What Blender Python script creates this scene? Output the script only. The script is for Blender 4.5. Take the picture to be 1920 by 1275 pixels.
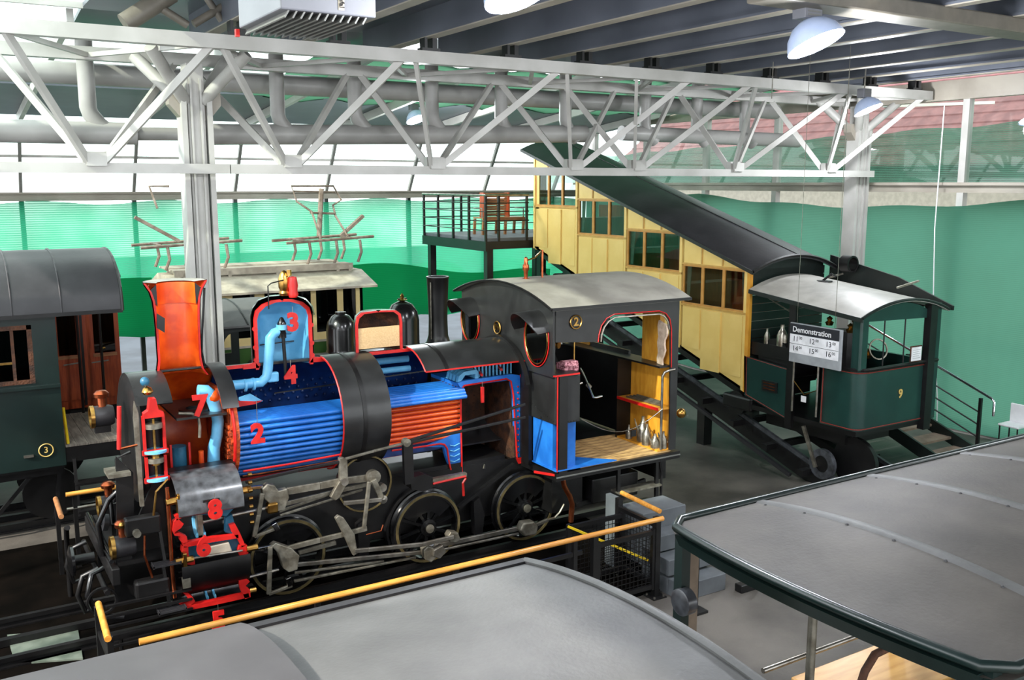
import bpy, math, random
from mathutils import Vector, Matrix
R = math.radians
random.seed(7)
for o in list(bpy.data.objects): bpy.data.objects.remove(o)
SC = bpy.context.scene
COL = SC.collection
# ---------------- camera ----------------
cd = bpy.data.cameras.new('camera'); CAM = bpy.data.objects.new('camera', cd); COL.objects.link(CAM)
cd.sensor_width = 36; cd.lens = 1785/1920*36; cd.clip_end = 300; cd.clip_start = 0.1
CAM.location = (0, 0, 4.9); CAM.rotation_euler = (R(90-9.34), 0, R(58.43-90))
SC.camera = CAM
# ---------------- daylight ----------------
W = bpy.data.worlds.new('World'); SC.world = W; W.use_nodes = True
bg = W.node_tree.nodes['Background']; bg.inputs[0].default_value = (0.93, 0.97, 1.0, 1); bg.inputs[1].default_value = 3.4
sl = bpy.data.lights.new('sun', 'SUN'); SUN = bpy.data.objects.new('sun', sl); COL.objects.link(SUN)
sl.energy = 6.0; sl.angle = R(1.2); sl.color = (1.0, 0.93, 0.82)
SUN.rotation_euler = Vector((8.0, 2.5, -6.0)).to_track_quat('-Z', 'Y').to_euler()
SC.view_settings.view_transform = 'Standard'; SC.view_settings.look = 'None'
SC.view_settings.gamma = 1; SC.view_settings.use_curve_mapping = False
SC.view_settings.exposure = 0.2

# ---------------- materials ----------------
def lin(c): return tuple(((v/255)/12.92 if v/255 <= 0.04045 else ((v/255+0.055)/1.055)**2.4) for v in c)
MATS = {}
def mat(name, col, rough=0.5, metal=0.0, col2=None, scale=6.0, bump=0.0, bscale=60.0, stretch=(1,1,1), spec=0.5, coat=0.0, lo=0.4, hi=0.62, detail=5):
    m = bpy.data.materials.new(name); m.use_nodes = True; nt = m.node_tree; b = nt.nodes['Principled BSDF']
    L = nt.links
    c = lin(col) + (1,)
    b.inputs['Roughness'].default_value = rough; b.inputs['Metallic'].default_value = metal
    b.inputs['Specular IOR Level'].default_value = spec
    if coat: b.inputs['Coat Weight'].default_value = coat; b.inputs['Coat Roughness'].default_value = 0.15
    tc = nt.nodes.new('ShaderNodeTexCoord'); mp = nt.nodes.new('ShaderNodeMapping'); mp.inputs['Scale'].default_value = stretch
    L.new(tc.outputs['Object'], mp.inputs[0])
    nz = nt.nodes.new('ShaderNodeTexNoise'); nz.inputs['Scale'].default_value = scale; nz.inputs['Detail'].default_value = detail
    L.new(mp.outputs[0], nz.inputs['Vector'])
    rp = nt.nodes.new('ShaderNodeValToRGB')
    c2 = lin(col2)+(1,) if col2 else tuple(v*0.82 for v in c[:3])+(1,)
    rp.color_ramp.elements[0].position = lo; rp.color_ramp.elements[1].position = hi
    rp.color_ramp.elements[0].color = c2; rp.color_ramp.elements[1].color = c
    L.new(nz.outputs['Fac'], rp.inputs[0]); L.new(rp.outputs[0], b.inputs['Base Color'])
    if bump:
        n2 = nt.nodes.new('ShaderNodeTexNoise'); n2.inputs['Scale'].default_value = bscale; L.new(mp.outputs[0], n2.inputs['Vector'])
        bp = nt.nodes.new('ShaderNodeBump'); bp.inputs['Strength'].default_value = bump; bp.inputs['Distance'].default_value = 0.02
        L.new(n2.outputs['Fac'], bp.inputs['Height']); L.new(bp.outputs[0], b.inputs['Normal'])
    MATS[name] = m; return m
def matemit(name, col, s):
    m = bpy.data.materials.new(name); m.use_nodes = True; b = m.node_tree.nodes['Principled BSDF']
    b.inputs['Base Color'].default_value = lin(col)+(1,); b.inputs['Emission Color'].default_value = lin(col)+(1,); b.inputs['Emission Strength'].default_value = s
    MATS[name] = m; return m
def matglass(name, col, gl=0.12, rough=0.02):
    m = bpy.data.materials.new(name); m.use_nodes = True; nt = m.node_tree; n = nt.nodes; n.remove(n['Principled BSDF'])
    t = n.new('ShaderNodeBsdfTransparent'); t.inputs[0].default_value = lin(col)+(1,)
    g = n.new('ShaderNodeBsdfGlossy'); g.inputs['Roughness'].default_value = rough
    fc = n.new('ShaderNodeLayerWeight'); fc.inputs['Blend'].default_value = 0.5
    pw = n.new('ShaderNodeMath'); pw.operation = 'POWER'; pw.inputs[1].default_value = 4; nt.links.new(fc.outputs['Facing'], pw.inputs[0])
    lw = n.new('ShaderNodeMath'); lw.operation = 'MULTIPLY_ADD'; lw.inputs[1].default_value = 0.7; lw.inputs[2].default_value = 0.05; nt.links.new(pw.outputs[0], lw.inputs[0])
    mx = n.new('ShaderNodeMixShader'); nt.links.new(lw.outputs[0], mx.inputs[0]); nt.links.new(t.outputs[0], mx.inputs[1]); nt.links.new(g.outputs[0], mx.inputs[2])
    nt.links.new(mx.outputs[0], n['Material Output'].inputs[0]); MATS[name] = m; return m
def matnet(name, col, through, rows=26.0, open_=0.25, trans=0.8, hole=(150,190,170)):
    # woven shade net: translucent threads with gaps, horizontal weave bands
    m = bpy.data.materials.new(name); m.use_nodes = True; nt = m.node_tree; n = nt.nodes; L = nt.links; n.remove(n['Principled BSDF'])
    tc = n.new('ShaderNodeTexCoord'); wv = n.new('ShaderNodeTexWave'); wv.wave_type = 'BANDS'; wv.bands_direction = 'Z'
    wv.inputs['Scale'].default_value = rows/10; wv.inputs['Distortion'].default_value = 0.6; wv.inputs['Detail'].default_value = 1
    L.new(tc.outputs['Object'], wv.inputs['Vector'])
    nz = n.new('ShaderNodeTexNoise'); nz.inputs['Scale'].default_value = 0.7; nz.inputs['Detail'].default_value = 4; L.new(tc.outputs['Object'], nz.inputs['Vector'])
    mr = n.new('ShaderNodeMapRange'); mr.inputs[3].default_value = open_*0.35; mr.inputs[4].default_value = open_*1.6; L.new(wv.outputs['Fac'], mr.inputs[0])
    ad = n.new('ShaderNodeMath'); ad.operation = 'MULTIPLY'; L.new(mr.outputs[0], ad.inputs[0])
    m2 = n.new('ShaderNodeMapRange'); m2.inputs[1].default_value = 0.3; m2.inputs[2].default_value = 0.7; m2.inputs[3].default_value = 0.4; m2.inputs[4].default_value = 1.7; L.new(nz.outputs['Fac'], m2.inputs[0]); L.new(m2.outputs[0], ad.inputs[1])
    d = n.new('ShaderNodeBsdfDiffuse'); d.inputs[0].default_value = lin(col)+(1,)
    t = n.new('ShaderNodeBsdfTranslucent'); t.inputs[0].default_value = lin(through)+(1,)
    mx = n.new('ShaderNodeMixShader'); mx.inputs[0].default_value = trans; L.new(d.outputs[0], mx.inputs[1]); L.new(t.outputs[0], mx.inputs[2])
    tr = n.new('ShaderNodeBsdfTransparent'); tr.inputs[0].default_value = lin(hole)+(1,)
    mo = n.new('ShaderNodeMixShader'); L.new(ad.outputs[0], mo.inputs[0]); L.new(mx.outputs[0], mo.inputs[1]); L.new(tr.outputs[0], mo.inputs[2])
    L.new(mo.outputs[0], n['Material Output'].inputs[0]); MATS[name] = m; return m

# ---------------- mesh builder ----------------
def V(*a): return Vector(a)
class MB:
    def __init__(s): s.v = []; s.f = []
    def add(s, vs, fs):
        b = len(s.v); s.v += [tuple(v) for v in vs]; s.f += [tuple(i+b for i in f) for f in fs]; return s
    def box(s, x0, x1, y0, y1, z0, z1):
        vs = [(x, y, z) for z in (z0, z1) for y in (y0, y1) for x in (x0, x1)]
        return s.add(vs, [(0,2,3,1),(4,5,7,6),(0,1,5,4),(2,6,7,3),(0,4,6,2),(1,3,7,5)])
    def beam(s, p, q, w, h, up=(0,0,1)):
        p = Vector(p); q = Vector(q); d = (q-p).normalized(); u = Vector(up)
        if abs(d.dot(u)) > 0.98: u = Vector((1,0,0))
        r = d.cross(u).normalized(); u = r.cross(d)
        vs = []
        for c in (p, q):
            for a, b in ((-1,-1),(1,-1),(1,1),(-1,1)): vs.append(c + r*a*w/2 + u*b*h/2)
        return s.add(vs, [(0,1,2,3),(7,6,5,4),(0,4,5,1),(1,5,6,2),(2,6,7,3),(3,7,4,0)])
    def cyl(s, p, q, r, n=12, r2=None, caps=True):
        p = Vector(p); q = Vector(q); r2 = r if r2 is None else r2
        d = (q-p).normalized(); a = d.orthogonal().normalized(); b = d.cross(a)
        vs = []
        for c, rr in ((p, r), (q, r2)):
            for i in range(n):
                t = 2*math.pi*i/n; vs.append(c + (a*math.cos(t)+b*math.sin(t))*rr)
        fs = [(i, (i+1) % n, n+(i+1) % n, n+i) for i in range(n)]
        if caps: fs += [tuple(range(n-1, -1, -1)), tuple(range(n, 2*n))]
        return s.add(vs, fs)
    def tube(s, pts, r, n=8, closed=False):
        P = [Vector(p) for p in pts]; m = len(P); vs = []; a = None
        for i, c in enumerate(P):
            if closed: d = (P[(i+1) % m]-P[i-1]).normalized()
            else: d = (P[min(i+1, m-1)]-P[max(i-1, 0)]).normalized()
            if a is None: a = d.orthogonal().normalized()
            else: a = (a - d*a.dot(d)).normalized()
            b = d.cross(a); rr = r[i] if isinstance(r, (list, tuple)) else r
            for k in range(n):
                t = 2*math.pi*k/n; vs.append(c + (a*math.cos(t)+b*math.sin(t))*rr)
        fs = []
        for i in range(m if closed else m-1):
            j = (i+1) % m
            fs += [(i*n+k, i*n+(k+1) % n, j*n+(k+1) % n, j*n+k) for k in range(n)]
        if not closed: fs += [tuple(range(n-1, -1, -1)), tuple(range((m-1)*n, m*n))]
        return s.add(vs, fs)
    def lathe(s, o, ax, prof, n=24, a0=0, a1=360, ref=None, close=False):
        o = Vector(o); ax = Vector(ax).normalized(); a = Vector(ref).normalized() if ref else ax.orthogonal().normalized(); b = ax.cross(a)
        full = abs(a1-a0) >= 359.9; m = n if full else n+1; k = len(prof); vs = []
        for i in range(m):
            t = R(a0 + (a1-a0)*i/n); dr = a*math.cos(t)+b*math.sin(t)
            for (r, h) in prof: vs.append(o + ax*h + dr*r)
        fs = []
        for i in range(n):
            j = (i+1) % m
            for q in range(k if close else k-1):
                q2 = (q+1) % k
                fs.append((i*k+q, j*k+q, j*k+q2, i*k+q2))
        if not full and close: fs += [tuple(range(k-1, -1, -1)), tuple(range((m-1)*k, m*k))]
        return s.add(vs, fs)
    def prism(s, poly, ax, a, b):
        def P(u, w, t): return {'X': (t, u, w), 'Y': (u, t, w), 'Z': (u, w, t)}[ax]
        n = len(poly); vs = [P(u, w, a) for u, w in poly] + [P(u, w, b) for u, w in poly]
        return s.add(vs, [tuple(range(n-1, -1, -1)), tuple(range(n, 2*n))] + [(i, (i+1) % n, n+(i+1) % n, n+i) for i in range(n)])
    def strip(s, A, B):
        # sheet between two point rows
        n = len(A); return s.add(list(A)+list(B), [(i, i+1, n+i+1, n+i) for i in range(n-1)])
    def shell(s, A, B, A2, B2):
        # thick sheet: outer rows A,B and inner rows A2,B2
        n = len(A); b = [0, n, 2*n, 3*n]; f = []
        for i in range(n-1):
            f += [(i, i+1, n+i+1, n+i), (2*n+i+1, 2*n+i, 3*n+i, 3*n+i+1), (i+1, i, 2*n+i, 2*n+i+1), (n+i, n+i+1, 3*n+i+1, 3*n+i)]
        f += [(0, n, 3*n, 2*n), (n-1, 3*n-1, 4*n-1, 2*n-1)]
        return s.add(list(A)+list(B)+list(A2)+list(B2), f)
    def sphere(s, c, r, n=12, m=8, sz=1.0, lo=-90, hi=90):
        pr = [(r*math.cos(R(lo+(hi-lo)*i/m)), r*sz*math.sin(R(lo+(hi-lo)*i/m))) for i in range(m+1)]
        return s.lathe(c, (0,0,1), pr, n)
WL = {}
def link(name, data, parent, org):
    o = bpy.data.objects.new(name, data); COL.objects.link(o)
    if parent is not None: o.parent = parent; o.location = Vector(org) - WL[parent.name]
    else: o.location = org
    WL[o.name] = Vector(org); return o
def build(mb, name, m, parent=None, smooth=None, bevel=0, **tags):
    xs = [v[0] for v in mb.v]; ys = [v[1] for v in mb.v]; zs = [v[2] for v in mb.v]
    org = ((min(xs)+max(xs))/2, (min(ys)+max(ys))/2, min(zs))
    me = bpy.data.meshes.new(name); me.from_pydata([(v[0]-org[0], v[1]-org[1], v[2]-org[2]) for v in mb.v], [], mb.f)
    me.materials.append(MATS[m]); me.validate()
    import bmesh
    bm = bmesh.new(); bm.from_mesh(me); bmesh.ops.recalc_face_normals(bm, faces=bm.faces); bm.to_mesh(me); bm.free()
    if smooth:
        for p in me.polygons: p.use_smooth = True
        me.set_sharp_from_angle(angle=R(smooth))
    o = link(name, me, parent, org)
    if bevel:
        md = o.modifiers.new('bevel', 'BEVEL'); md.width = bevel; md.segments = 2; md.limit_method = 'ANGLE'; md.angle_limit = R(50)
    for k, v in tags.items(): o['category' if k == 'cat' else k] = v
    return o
def thing(name, label, cat, loc, group=None):
    o = bpy.data.objects.new(name, None); COL.objects.link(o); o.location = loc; o.empty_display_size = 0.1
    WL[o.name] = Vector(loc); o['label'] = label; o['category'] = cat
    if group: o['group'] = group
    return o
def dup(root, delta, label=None, parent='same', group=None):
    c = root.copy(); COL.objects.link(c)
    WL[c.name] = WL[root.name] + Vector(delta)
    if parent == 'same':
        c.location = root.location + Vector(delta)
    else:
        c.parent = parent; c.location = WL[c.name] - WL[parent.name]
    if label: c['label'] = label
    if group: c['group'] = group
    for ch in [x for x in COL.objects if x.parent == root]:
        d = ch.copy(); COL.objects.link(d); d.parent = c; d.location = ch.location.copy(); WL[d.name] = WL[ch.name]+Vector(delta)
        for g in [x for x in COL.objects if x.parent == ch]:
            e = g.copy(); COL.objects.link(e); e.parent = d; e.location = g.location.copy(); WL[e.name] = WL[g.name]+Vector(delta)
    return c
def text(body, name, m, parent, org, xdir, ydir, size, depth=0.004, bold=0.0, align='CENTER'):
    cu = bpy.data.curves.new(name, 'FONT'); cu.body = body; cu.size = size; cu.extrude = depth; cu.offset = bold; cu.align_x = align; cu.align_y = 'CENTER'; cu.resolution_u = 3
    t = bpy.data.objects.new(name, cu); COL.objects.link(t)
    bpy.context.view_layer.update()
    me = bpy.data.meshes.new_from_object(t.evaluated_get(bpy.context.evaluated_depsgraph_get()))
    bpy.data.objects.remove(t)
    x = Vector(xdir).normalized(); y = Vector(ydir).normalized(); z = x.cross(y)
    me.transform(Matrix((x, y, z)).transposed().to_4x4()); me.materials.clear(); me.materials.append(MATS[m])
    return link(name, me, parent, org)
def arc(c, r, a0, a1, n): return [(c[0]+r*math.cos(R(a0+(a1-a0)*i/n)), c[1]+r*math.sin(R(a0+(a1-a0)*i/n))) for i in range(n+1)]
def roofarc(y0, y1, z, rise, n=14):
    # points of a shallow arch from (y0,z) to (y1,z) with given rise
    h = (y1-y0)/2; r = (h*h+rise*rise)/(2*rise); c = ((y0+y1)/2, z+rise-r); a = math.degrees(math.asin(h/r))
    return [(c[0]+r*math.sin(R(-a+2*a*i/n)), c[1]+r*math.cos(R(-a+2*a*i/n))) for i in range(n+1)]

# palette
mat('floor', (110,104,97), 0.6, col2=(62,58,54), scale=0.9, bump=0.15, bscale=25, lo=0.35, hi=0.68, detail=8)
mat('shaded_floor', (17,14,12), 0.95, col2=(10,9,8), scale=2, spec=0.0)  # dark floor colour with the shade painted in
mat('steel_white', (180,178,174), 0.42, col2=(162,160,155), scale=1.5)
mat('steel_beige', (158,151,139), 0.45, col2=(140,133,122), scale=1.2)
mat('deck', (98,102,112), 0.36, col2=(84,88,97), scale=0.8, metal=0.1)
mat('duct', (166,164,161), 0.4, col2=(148,146,143), scale=1.2)
mat('black', (21,20,21), 0.38, col2=(13,12,13), scale=5)
mat('black_gloss', (20,20,22), 0.22, col2=(12,12,13), scale=4, coat=0.3)
mat('boiler_black', (41,41,42), 0.32, col2=(31,31,32), scale=3, coat=0.15)
mat('roof_hood', (80,78,80), 0.55, col2=(70,68,70), scale=2)
mat('roof_dark', (46,45,48), 0.45, col2=(37,36,39), scale=2.5, bump=0.08, bscale=14)
mat('roof_brown', (86,81,75), 0.6, col2=(60,56,52), scale=2.2, bump=0.12, bscale=40, lo=0.3, hi=0.7)
mat('roof_grey', (102,102,101), 0.55, col2=(78,78,77), scale=2.4, bump=0.12, bscale=40, lo=0.3, hi=0.7)
mat('red', (200,30,24), 0.42, col2=(176,20,18), scale=8)
mat('orange', (246,100,24), 0.4, col2=(214,70,12), scale=4, coat=0.15)
mat('casing', (84,87,92), 0.32, col2=(38,38,41), scale=11, coat=0.2, lo=0.3, hi=0.7)
mat('rust', (204,82,26), 0.65, col2=(130,48,16), scale=9, bump=0.6, bscale=45)
mat('fire_brown', (82,46,24), 0.75, col2=(46,26,16), scale=7, bump=0.5, bscale=35)
mat('blue', (40,118,206), 0.32, col2=(30,98,184), scale=4, coat=0.2)
mat('blue_light', (112,186,226), 0.35, col2=(92,166,210), scale=5, coat=0.2)
mat('blue_dark', (14,50,112), 0.4, col2=(10,36,88), scale=5, coat=0.2)
mat('blue_teal', (46,110,140), 0.4, col2=(30,84,112), scale=5)
mat('brass', (206,164,92), 0.28, metal=1.0, col2=(170,128,66), scale=9)
mat('copper', (206,116,76), 0.3, metal=1.0, col2=(168,86,54), scale=7)
mat('steel', (178,174,166), 0.34, metal=0.9, col2=(140,134,124), scale=7)
mat('steel_rough', (150,146,134), 0.46, metal=0.75, col2=(112,106,94), scale=9, bump=0.1)
mat('chrome', (222,224,230), 0.1, metal=1.0)
mat('tin', (176,170,158), 0.32, metal=0.85, col2=(128,122,110), scale=12)
mat('tyre', (150,134,92), 0.35, metal=0.6, col2=(112,98,66), scale=6)
mat('handrail', (226,160,74), 0.32, col2=(206,136,52), scale=3, stretch=(1,8,8), coat=0.3)
mat('wood_floor', (206,168,112), 0.6, col2=(120,88,54), scale=3, stretch=(1,6,1), lo=0.35, hi=0.6)
mat('line_red', (136,54,46), 0.5)
mat('wood_brown', (180,80,38), 0.35, col2=(146,58,26), scale=3, stretch=(8,8,1), coat=0.3)
mat('wood_bench', (176,122,80), 0.4, col2=(146,94,58), scale=3, stretch=(1,6,6))
mat('wood_plank', (122,114,104), 0.7, col2=(92,84,76), scale=3, stretch=(6,1,1))
mat('wood_desk', (222,172,100), 0.3, col2=(204,150,78), scale=2, stretch=(1,8,1), coat=0.4)
mat('wood_tread', (128,112,96), 0.65, col2=(100,86,72), scale=4)
mat('ochre', (222,160,52), 0.5, col2=(206,140,38), scale=4, stretch=(1,4,1))
mat('tan', (212,178,132), 0.85, col2=(200,164,118), scale=60)
mat('yellow_trim', (206,160,78), 0.45)
mat('yellow', (238,206,124), 0.4, col2=(230,196,112), scale=2, coat=0.1)
mat('window_wood', (204,150,74), 0.45, col2=(186,130,58), scale=4)
mat('cream', (232,210,150), 0.45, col2=(222,198,136), scale=2)
mat('green_dark', (28,62,56), 0.32, col2=(22,52,48), scale=2, coat=0.2)
mat('green_coach', (20,36,34), 0.34, col2=(16,30,28), scale=2, coat=0.2)
mat('green_rail', (64,104,44), 0.4, col2=(52,90,36), scale=2)
mat('green_black', (26,34,32), 0.4, col2=(18,24,22), scale=3)
mat('cab_roof', (152,148,138), 0.55, col2=(126,122,113), scale=2, bump=0.1)
mat('white_roof', (182,179,171), 0.45, col2=(156,152,144), scale=2.2)
mat('weathered', (188,178,162), 0.7, col2=(156,146,132), scale=4)
mat('gold', (222,190,110), 0.4, col2=(200,166,90), scale=20)
mat('white', (236,236,238), 0.5, col2=(228,228,230))
mat('lamp_shell', (196,210,240), 0.3, col2=(186,202,234))
mat('beam_beige', (112,106,96), 0.5)
mat('box_grey', (116,117,124), 0.45, col2=(110,111,118), scale=2)
mat('louvre', (120,120,116), 0.5)
mat('step_grey', (98,102,106), 0.6, col2=(84,88,92), scale=3)
mat('print_dark', (34,36,44), 0.5); mat('print_grey', (160,164,168), 0.5)
mat('curtain', (232,226,216), 0.9, col2=(214,206,196), scale=10)
mat('cloth', (214,192,170), 0.9, col2=(186,160,138), scale=12)
mat('cloth_pink', (214,150,160), 0.9, col2=(120,60,70), scale=40)
mat('yellow_pole', (232,196,30), 0.4)
mat('tile_red', (104,66,68), 0.8, col2=(88,54,57), scale=3)
mat('leaf', (46,92,40), 0.7, col2=(24,58,26), scale=4)
mat('terrace', (66,74,82), 0.9, col2=(54,61,68), scale=1)
mat('facade', (120,120,112), 0.9)
mat('panto', (156,140,128), 0.6, metal=0.3, col2=(122,106,94), scale=9)
mat('sign_panel', (246,246,250), 0.4)
mat('green_cast', (104,112,102), 0.4, col2=(80,90,80), scale=5)
matglass('glass', (225,238,232)); matglass('glass_dark', (90,100,96)); matglass('glass_car', (190,200,195))
matnet('net_back', (30,96,72), (64,178,132), 62, 0.17, 0.9, (176,212,194))
matnet('net_low', (16,72,52), (42,140,98), 62, 0.10, 0.85, (70,130,100))
matnet('net_right', (34,84,70), (94,152,130), 85, 0.12, 0.85, (120,168,150))
matnet('net_veil', (96,130,116), (96,140,122), 85, 0.42, 0.8, (176,206,192))
matnet('net_roof', (60,84,70), (50,86,66), 34, 0.06, 0.8, (90,130,104))
matemit('lamp_glow', (240,244,255), 25.0)
# ================= the hall =================
ST = dict(kind='structure')
b = MB().box(-6, 17.6, -9, 24.7, -0.2, 0)
floor = build(b, 'floor', 'floor', **ST)
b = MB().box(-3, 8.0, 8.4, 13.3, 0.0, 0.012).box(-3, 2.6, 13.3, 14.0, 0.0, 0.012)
build(b, 'floor_shade', 'shaded_floor', floor)  # thin dark sheets: shade around the locomotive painted onto the dark floor
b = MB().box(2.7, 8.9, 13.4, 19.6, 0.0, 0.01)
build(b, 'floor_shade', 'shaded_floor', floor)  # same painted shade under the tank engine and railcar
b = MB().box(-6, 5.8, 5.4, 8.3, 0.0, 0.008); build(b, 'floor_shade', 'shaded_floor', floor)  # same painted shade on the floor before the barrier
# ceiling: deck with purlins, skylight upper left, its unseen near part added for sun
b = MB()
for x0, x1, y0, y1 in ((2.1, 17.6, -6, 14.7), (-3.4, 2.1, -6, 6.3), (-3.4, -2.6, 6.3, 14.7), (-2.6, 2.1, 14.6, 14.7)): b.box(x0, x1, y0, y1, 7.27, 7.33)
ceiling = build(b, 'ceiling', 'deck', **ST)
PX = [6.2+1.333*k for k in range(-2, 9)]
pur = None
for x in PX:
    if pur is None:
        b = MB().box(x-0.05, x+0.05, -6, 14.5, 6.93, 7.27).box(x-0.09, x+0.09, -6, 14.5, 6.90, 6.93)
        pur = build(b, 'purlin', 'deck', ceiling); p0x = x
        b = MB().box(x-0.085, x+0.085, -6, 14.5, 6.885, 6.90); fl = build(b, 'flange', 'steel_beige', pur)
    else: dup(pur, (x-p0x, 0, 0), parent=ceiling)
for k in range(4): build(MB().box(-2.6, 2.1, 6.3+2.75*k, 6.36+2.75*k, 7.25, 7.33), 'skylight_bar', 'steel_white', ceiling)
build(MB().add([(-2.6, 6.3, 7.34), (2.1, 6.3, 7.34), (2.1, 14.6, 7.34), (-2.6, 14.6, 7.34)], [(0,1,2,3)]), 'skylight_pane', 'glass', ceiling)
# far ceiling sloping down to the glazing
def fz(y): return 7.27 - (y-14.7)*(7.27-6.38)/(23.5-14.7)
b = MB()
for x0_, y0, y1 in ((2.1, 14.7, 16.4), (-3.4, 20.2, 23.6)):
    b.add([(x0_, y0, fz(y0)), (17.6, y0, fz(y0)), (17.6, y1, fz(y1)), (x0_, y1, fz(y1)), (x0_, y0, fz(y0)+.06), (17.6, y0, fz(y0)+.06), (17.6, y1, fz(y1)+.06), (x0_, y1, fz(y1)+.06)],
          [(0,1,2,3),(7,6,5,4),(0,4,5,1),(1,5,6,2),(2,6,7,3),(3,7,4,0)])
build(b, 'roof_panel', 'deck', ceiling)
for k in range(-1, 7):
    x = 1.95+2.43*k; b = MB().beam((x, 14.7, fz(14.7)-.1), (x, 23.5, fz(23.5)-.1), .09, .18); build(b, 'rafter', 'steel_white', ceiling)
b = MB(); n = 40
rowA = [(6+11.4*i/n, 16.3, fz(16.3)-.04+.03*math.sin(i*1.7)) for i in range(n+1)]
rowB = [(6+11.4*i/n, 20.3, fz(20.3)-.04+.05*math.sin(i*1.1+1)) for i in range(n+1)]
b.strip(rowA, rowB); build(b, 'shade_net', 'net_roof', ceiling, smooth=60)
build(MB().add([(-3.4, 14.7, fz(14.7)+.03), (2.1, 14.7, fz(14.7)+.03), (2.1, 16.4, fz(16.4)+.03), (6, 16.4, fz(16.4)+.03), (6, 20.2, fz(20.2)+.03), (-3.4, 20.2, fz(20.2)+.03)], [(0,1,2,3,4,5)]), 'roof_pane', 'glass', ceiling)
b = MB().beam((-3, 18.2, 6.72), (17.5, 18.2, 6.72), .1, .1); build(b, 'tie_beam', 'steel_white', ceiling)
# main beam near the top right edge
b = MB().box(7.4, 17.6, 7.05, 7.45, 6.72, 6.9); build(b, 'trim_1', 'beam_beige', bevel=0.02, **ST)
# ---- back wall ----
wb = MB().box(-6, 17.6, 24.45, 24.7, 4.5, 4.66).box(-6, 17.6, 24.35, 24.75, 4.66, 4.70).box(-6, 17.6, 24.5, 24.7, 0, 0.25)
wall_back = build(wb, 'wall_back', 'steel_beige', **ST)
for k in range(-2, 7):
    x = 1.95+2.43*k
    b = MB().box(x-.05, x+.05, 24.5, 24.62, 0.25, 4.5); build(b, 'post', 'green_black', wall_back)
    b = MB().beam((x, 24.52, 4.68), (x, 23.45, 6.40), .07, .09); build(b, 'mullion', 'louvre', wall_back)
    if k < 6:
        b = MB().add([(x+.04, 24.52, 4.68), (x+2.39, 24.52, 4.68), (x+2.39, 23.45, 6.40), (x+.04, 23.45, 6.40)], [(0,1,2,3)]); build(b, 'pane', 'glass', wall_back)
b = MB().beam((-6, 24.02, 5.5), (17.6, 24.02, 5.5), .05, .06); build(b, 'transom', 'steel_white', wall_back)
def net(name, m, label, pts, nz=6, amp=.04, axis='Y', seed=0):
    # pts = list of (u, z0, z1); hanging sheet with folds
    rnd = random.Random(seed); vs = []; fs = []; nu = len(pts)
    for j in range(nz+1):
        for i, (u, w, z0, z1) in enumerate(pts):
            d = amp*math.sin(i*0.9+seed)*(.4+.6*(1-j/nz)) + rnd.uniform(-.01, .01)
            z = z0+(z1-z0)*j/nz
            vs.append((u, w+d, z) if axis == 'Y' else (w+d, u, z))
    for j in range(nz):
        for i in range(nu-1): a = j*nu+i; fs.append((a, a+1, a+nu+1, a+nu))
    b = MB().add(vs, fs); return build(b, name, m, smooth=80, label=label, cat='shade net')
net('shade_net', 'net_back', 'bright green shade net hanging along the whole back glazing', [(-4+21.3*i/60, 24.32, 1.25+.05*math.sin(i*.7), 4.46+.05*math.sin(i*.8)) for i in range(61)], seed=1)
net('shade_net', 'net_low', 'darker low net hanging behind the orange chimney', [(-3+7.6*i/24, 24.15, 1.25+.04*math.sin(i), 2.55+.12*math.sin(i*.35)) for i in range(25)], seed=2)
net('shade_net', 'net_low', 'darker low net strip hanging behind the raised platform', [(9.6+6.6*i/24, 24.15, 1.2+.04*math.sin(i), 2.72-.02*i+.1*math.sin(i*.35)) for i in range(25)], seed=3)
# ---- right wall ----
wr = MB().box(17.45, 17.7, -9, 24.6, 4.72, 4.86).box(17.35, 17.7, -9, 24.6, 4.86, 4.92).box(17.42, 17.62, -9, 24.6, 6.52, 6.9).box(17.5, 17.7, -9, 24.6, 0, .2)
wall_right = build(wr, 'wall_right', 'steel_beige', **ST)
YR = [11.55+2.43*k for k in range(-6, 6)]
for y in YR:
    b = MB().box(17.45, 17.6, y-.07, y+.07, 0.2, 4.72); build(b, 'post', 'steel_white', wall_right)
    b = MB().box(17.45, 17.6, y-.07, y+.07, 4.92, 6.52); build(b, 'mullion', 'steel_white', wall_right)
    b = MB().add([(17.52, y+.07, 4.92), (17.52, y+2.36, 4.92), (17.52, y+2.36, 6.52), (17.52, y+.07, 6.52)], [(0,1,2,3)]); build(b, 'pane', 'glass', wall_right)
net('shade_net', 'net_right', 'dark green shade net covering the right wall below the white sill', [(1+22.8*i/64, 17.3, .04, 4.62-(.22*max(0, math.sin((i-24)*.12))) + .03*math.sin(i*.8)) for i in range(65)], axis='X', amp=.05, seed=4)
net('shade_net', 'net_veil', 'pale see-through net behind the upper right window panes', [(1+22.8*i/64, 17.8, 4.9, 6.02-.03*(i-30)*.3+.03*math.sin(i)) for i in range(65)], axis='X', amp=.02, seed=5)
# cords on the right net
for y0, lab in ((11.85, 'thin white cord hanging down the right net beside the window post'), (8.9, 'thin white cord hanging near the right edge of the net')):
    b = MB().tube([(17.2, y0, 6.4), (17.2, y0+.02, 4.0), (17.18, y0-.1, 2.2), (17.15, y0-.35, .6), (17.12, y0-.4, .05)], .012, 5)
    build(b, 'net_cord', 'white', label=lab, cat='cord')
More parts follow.
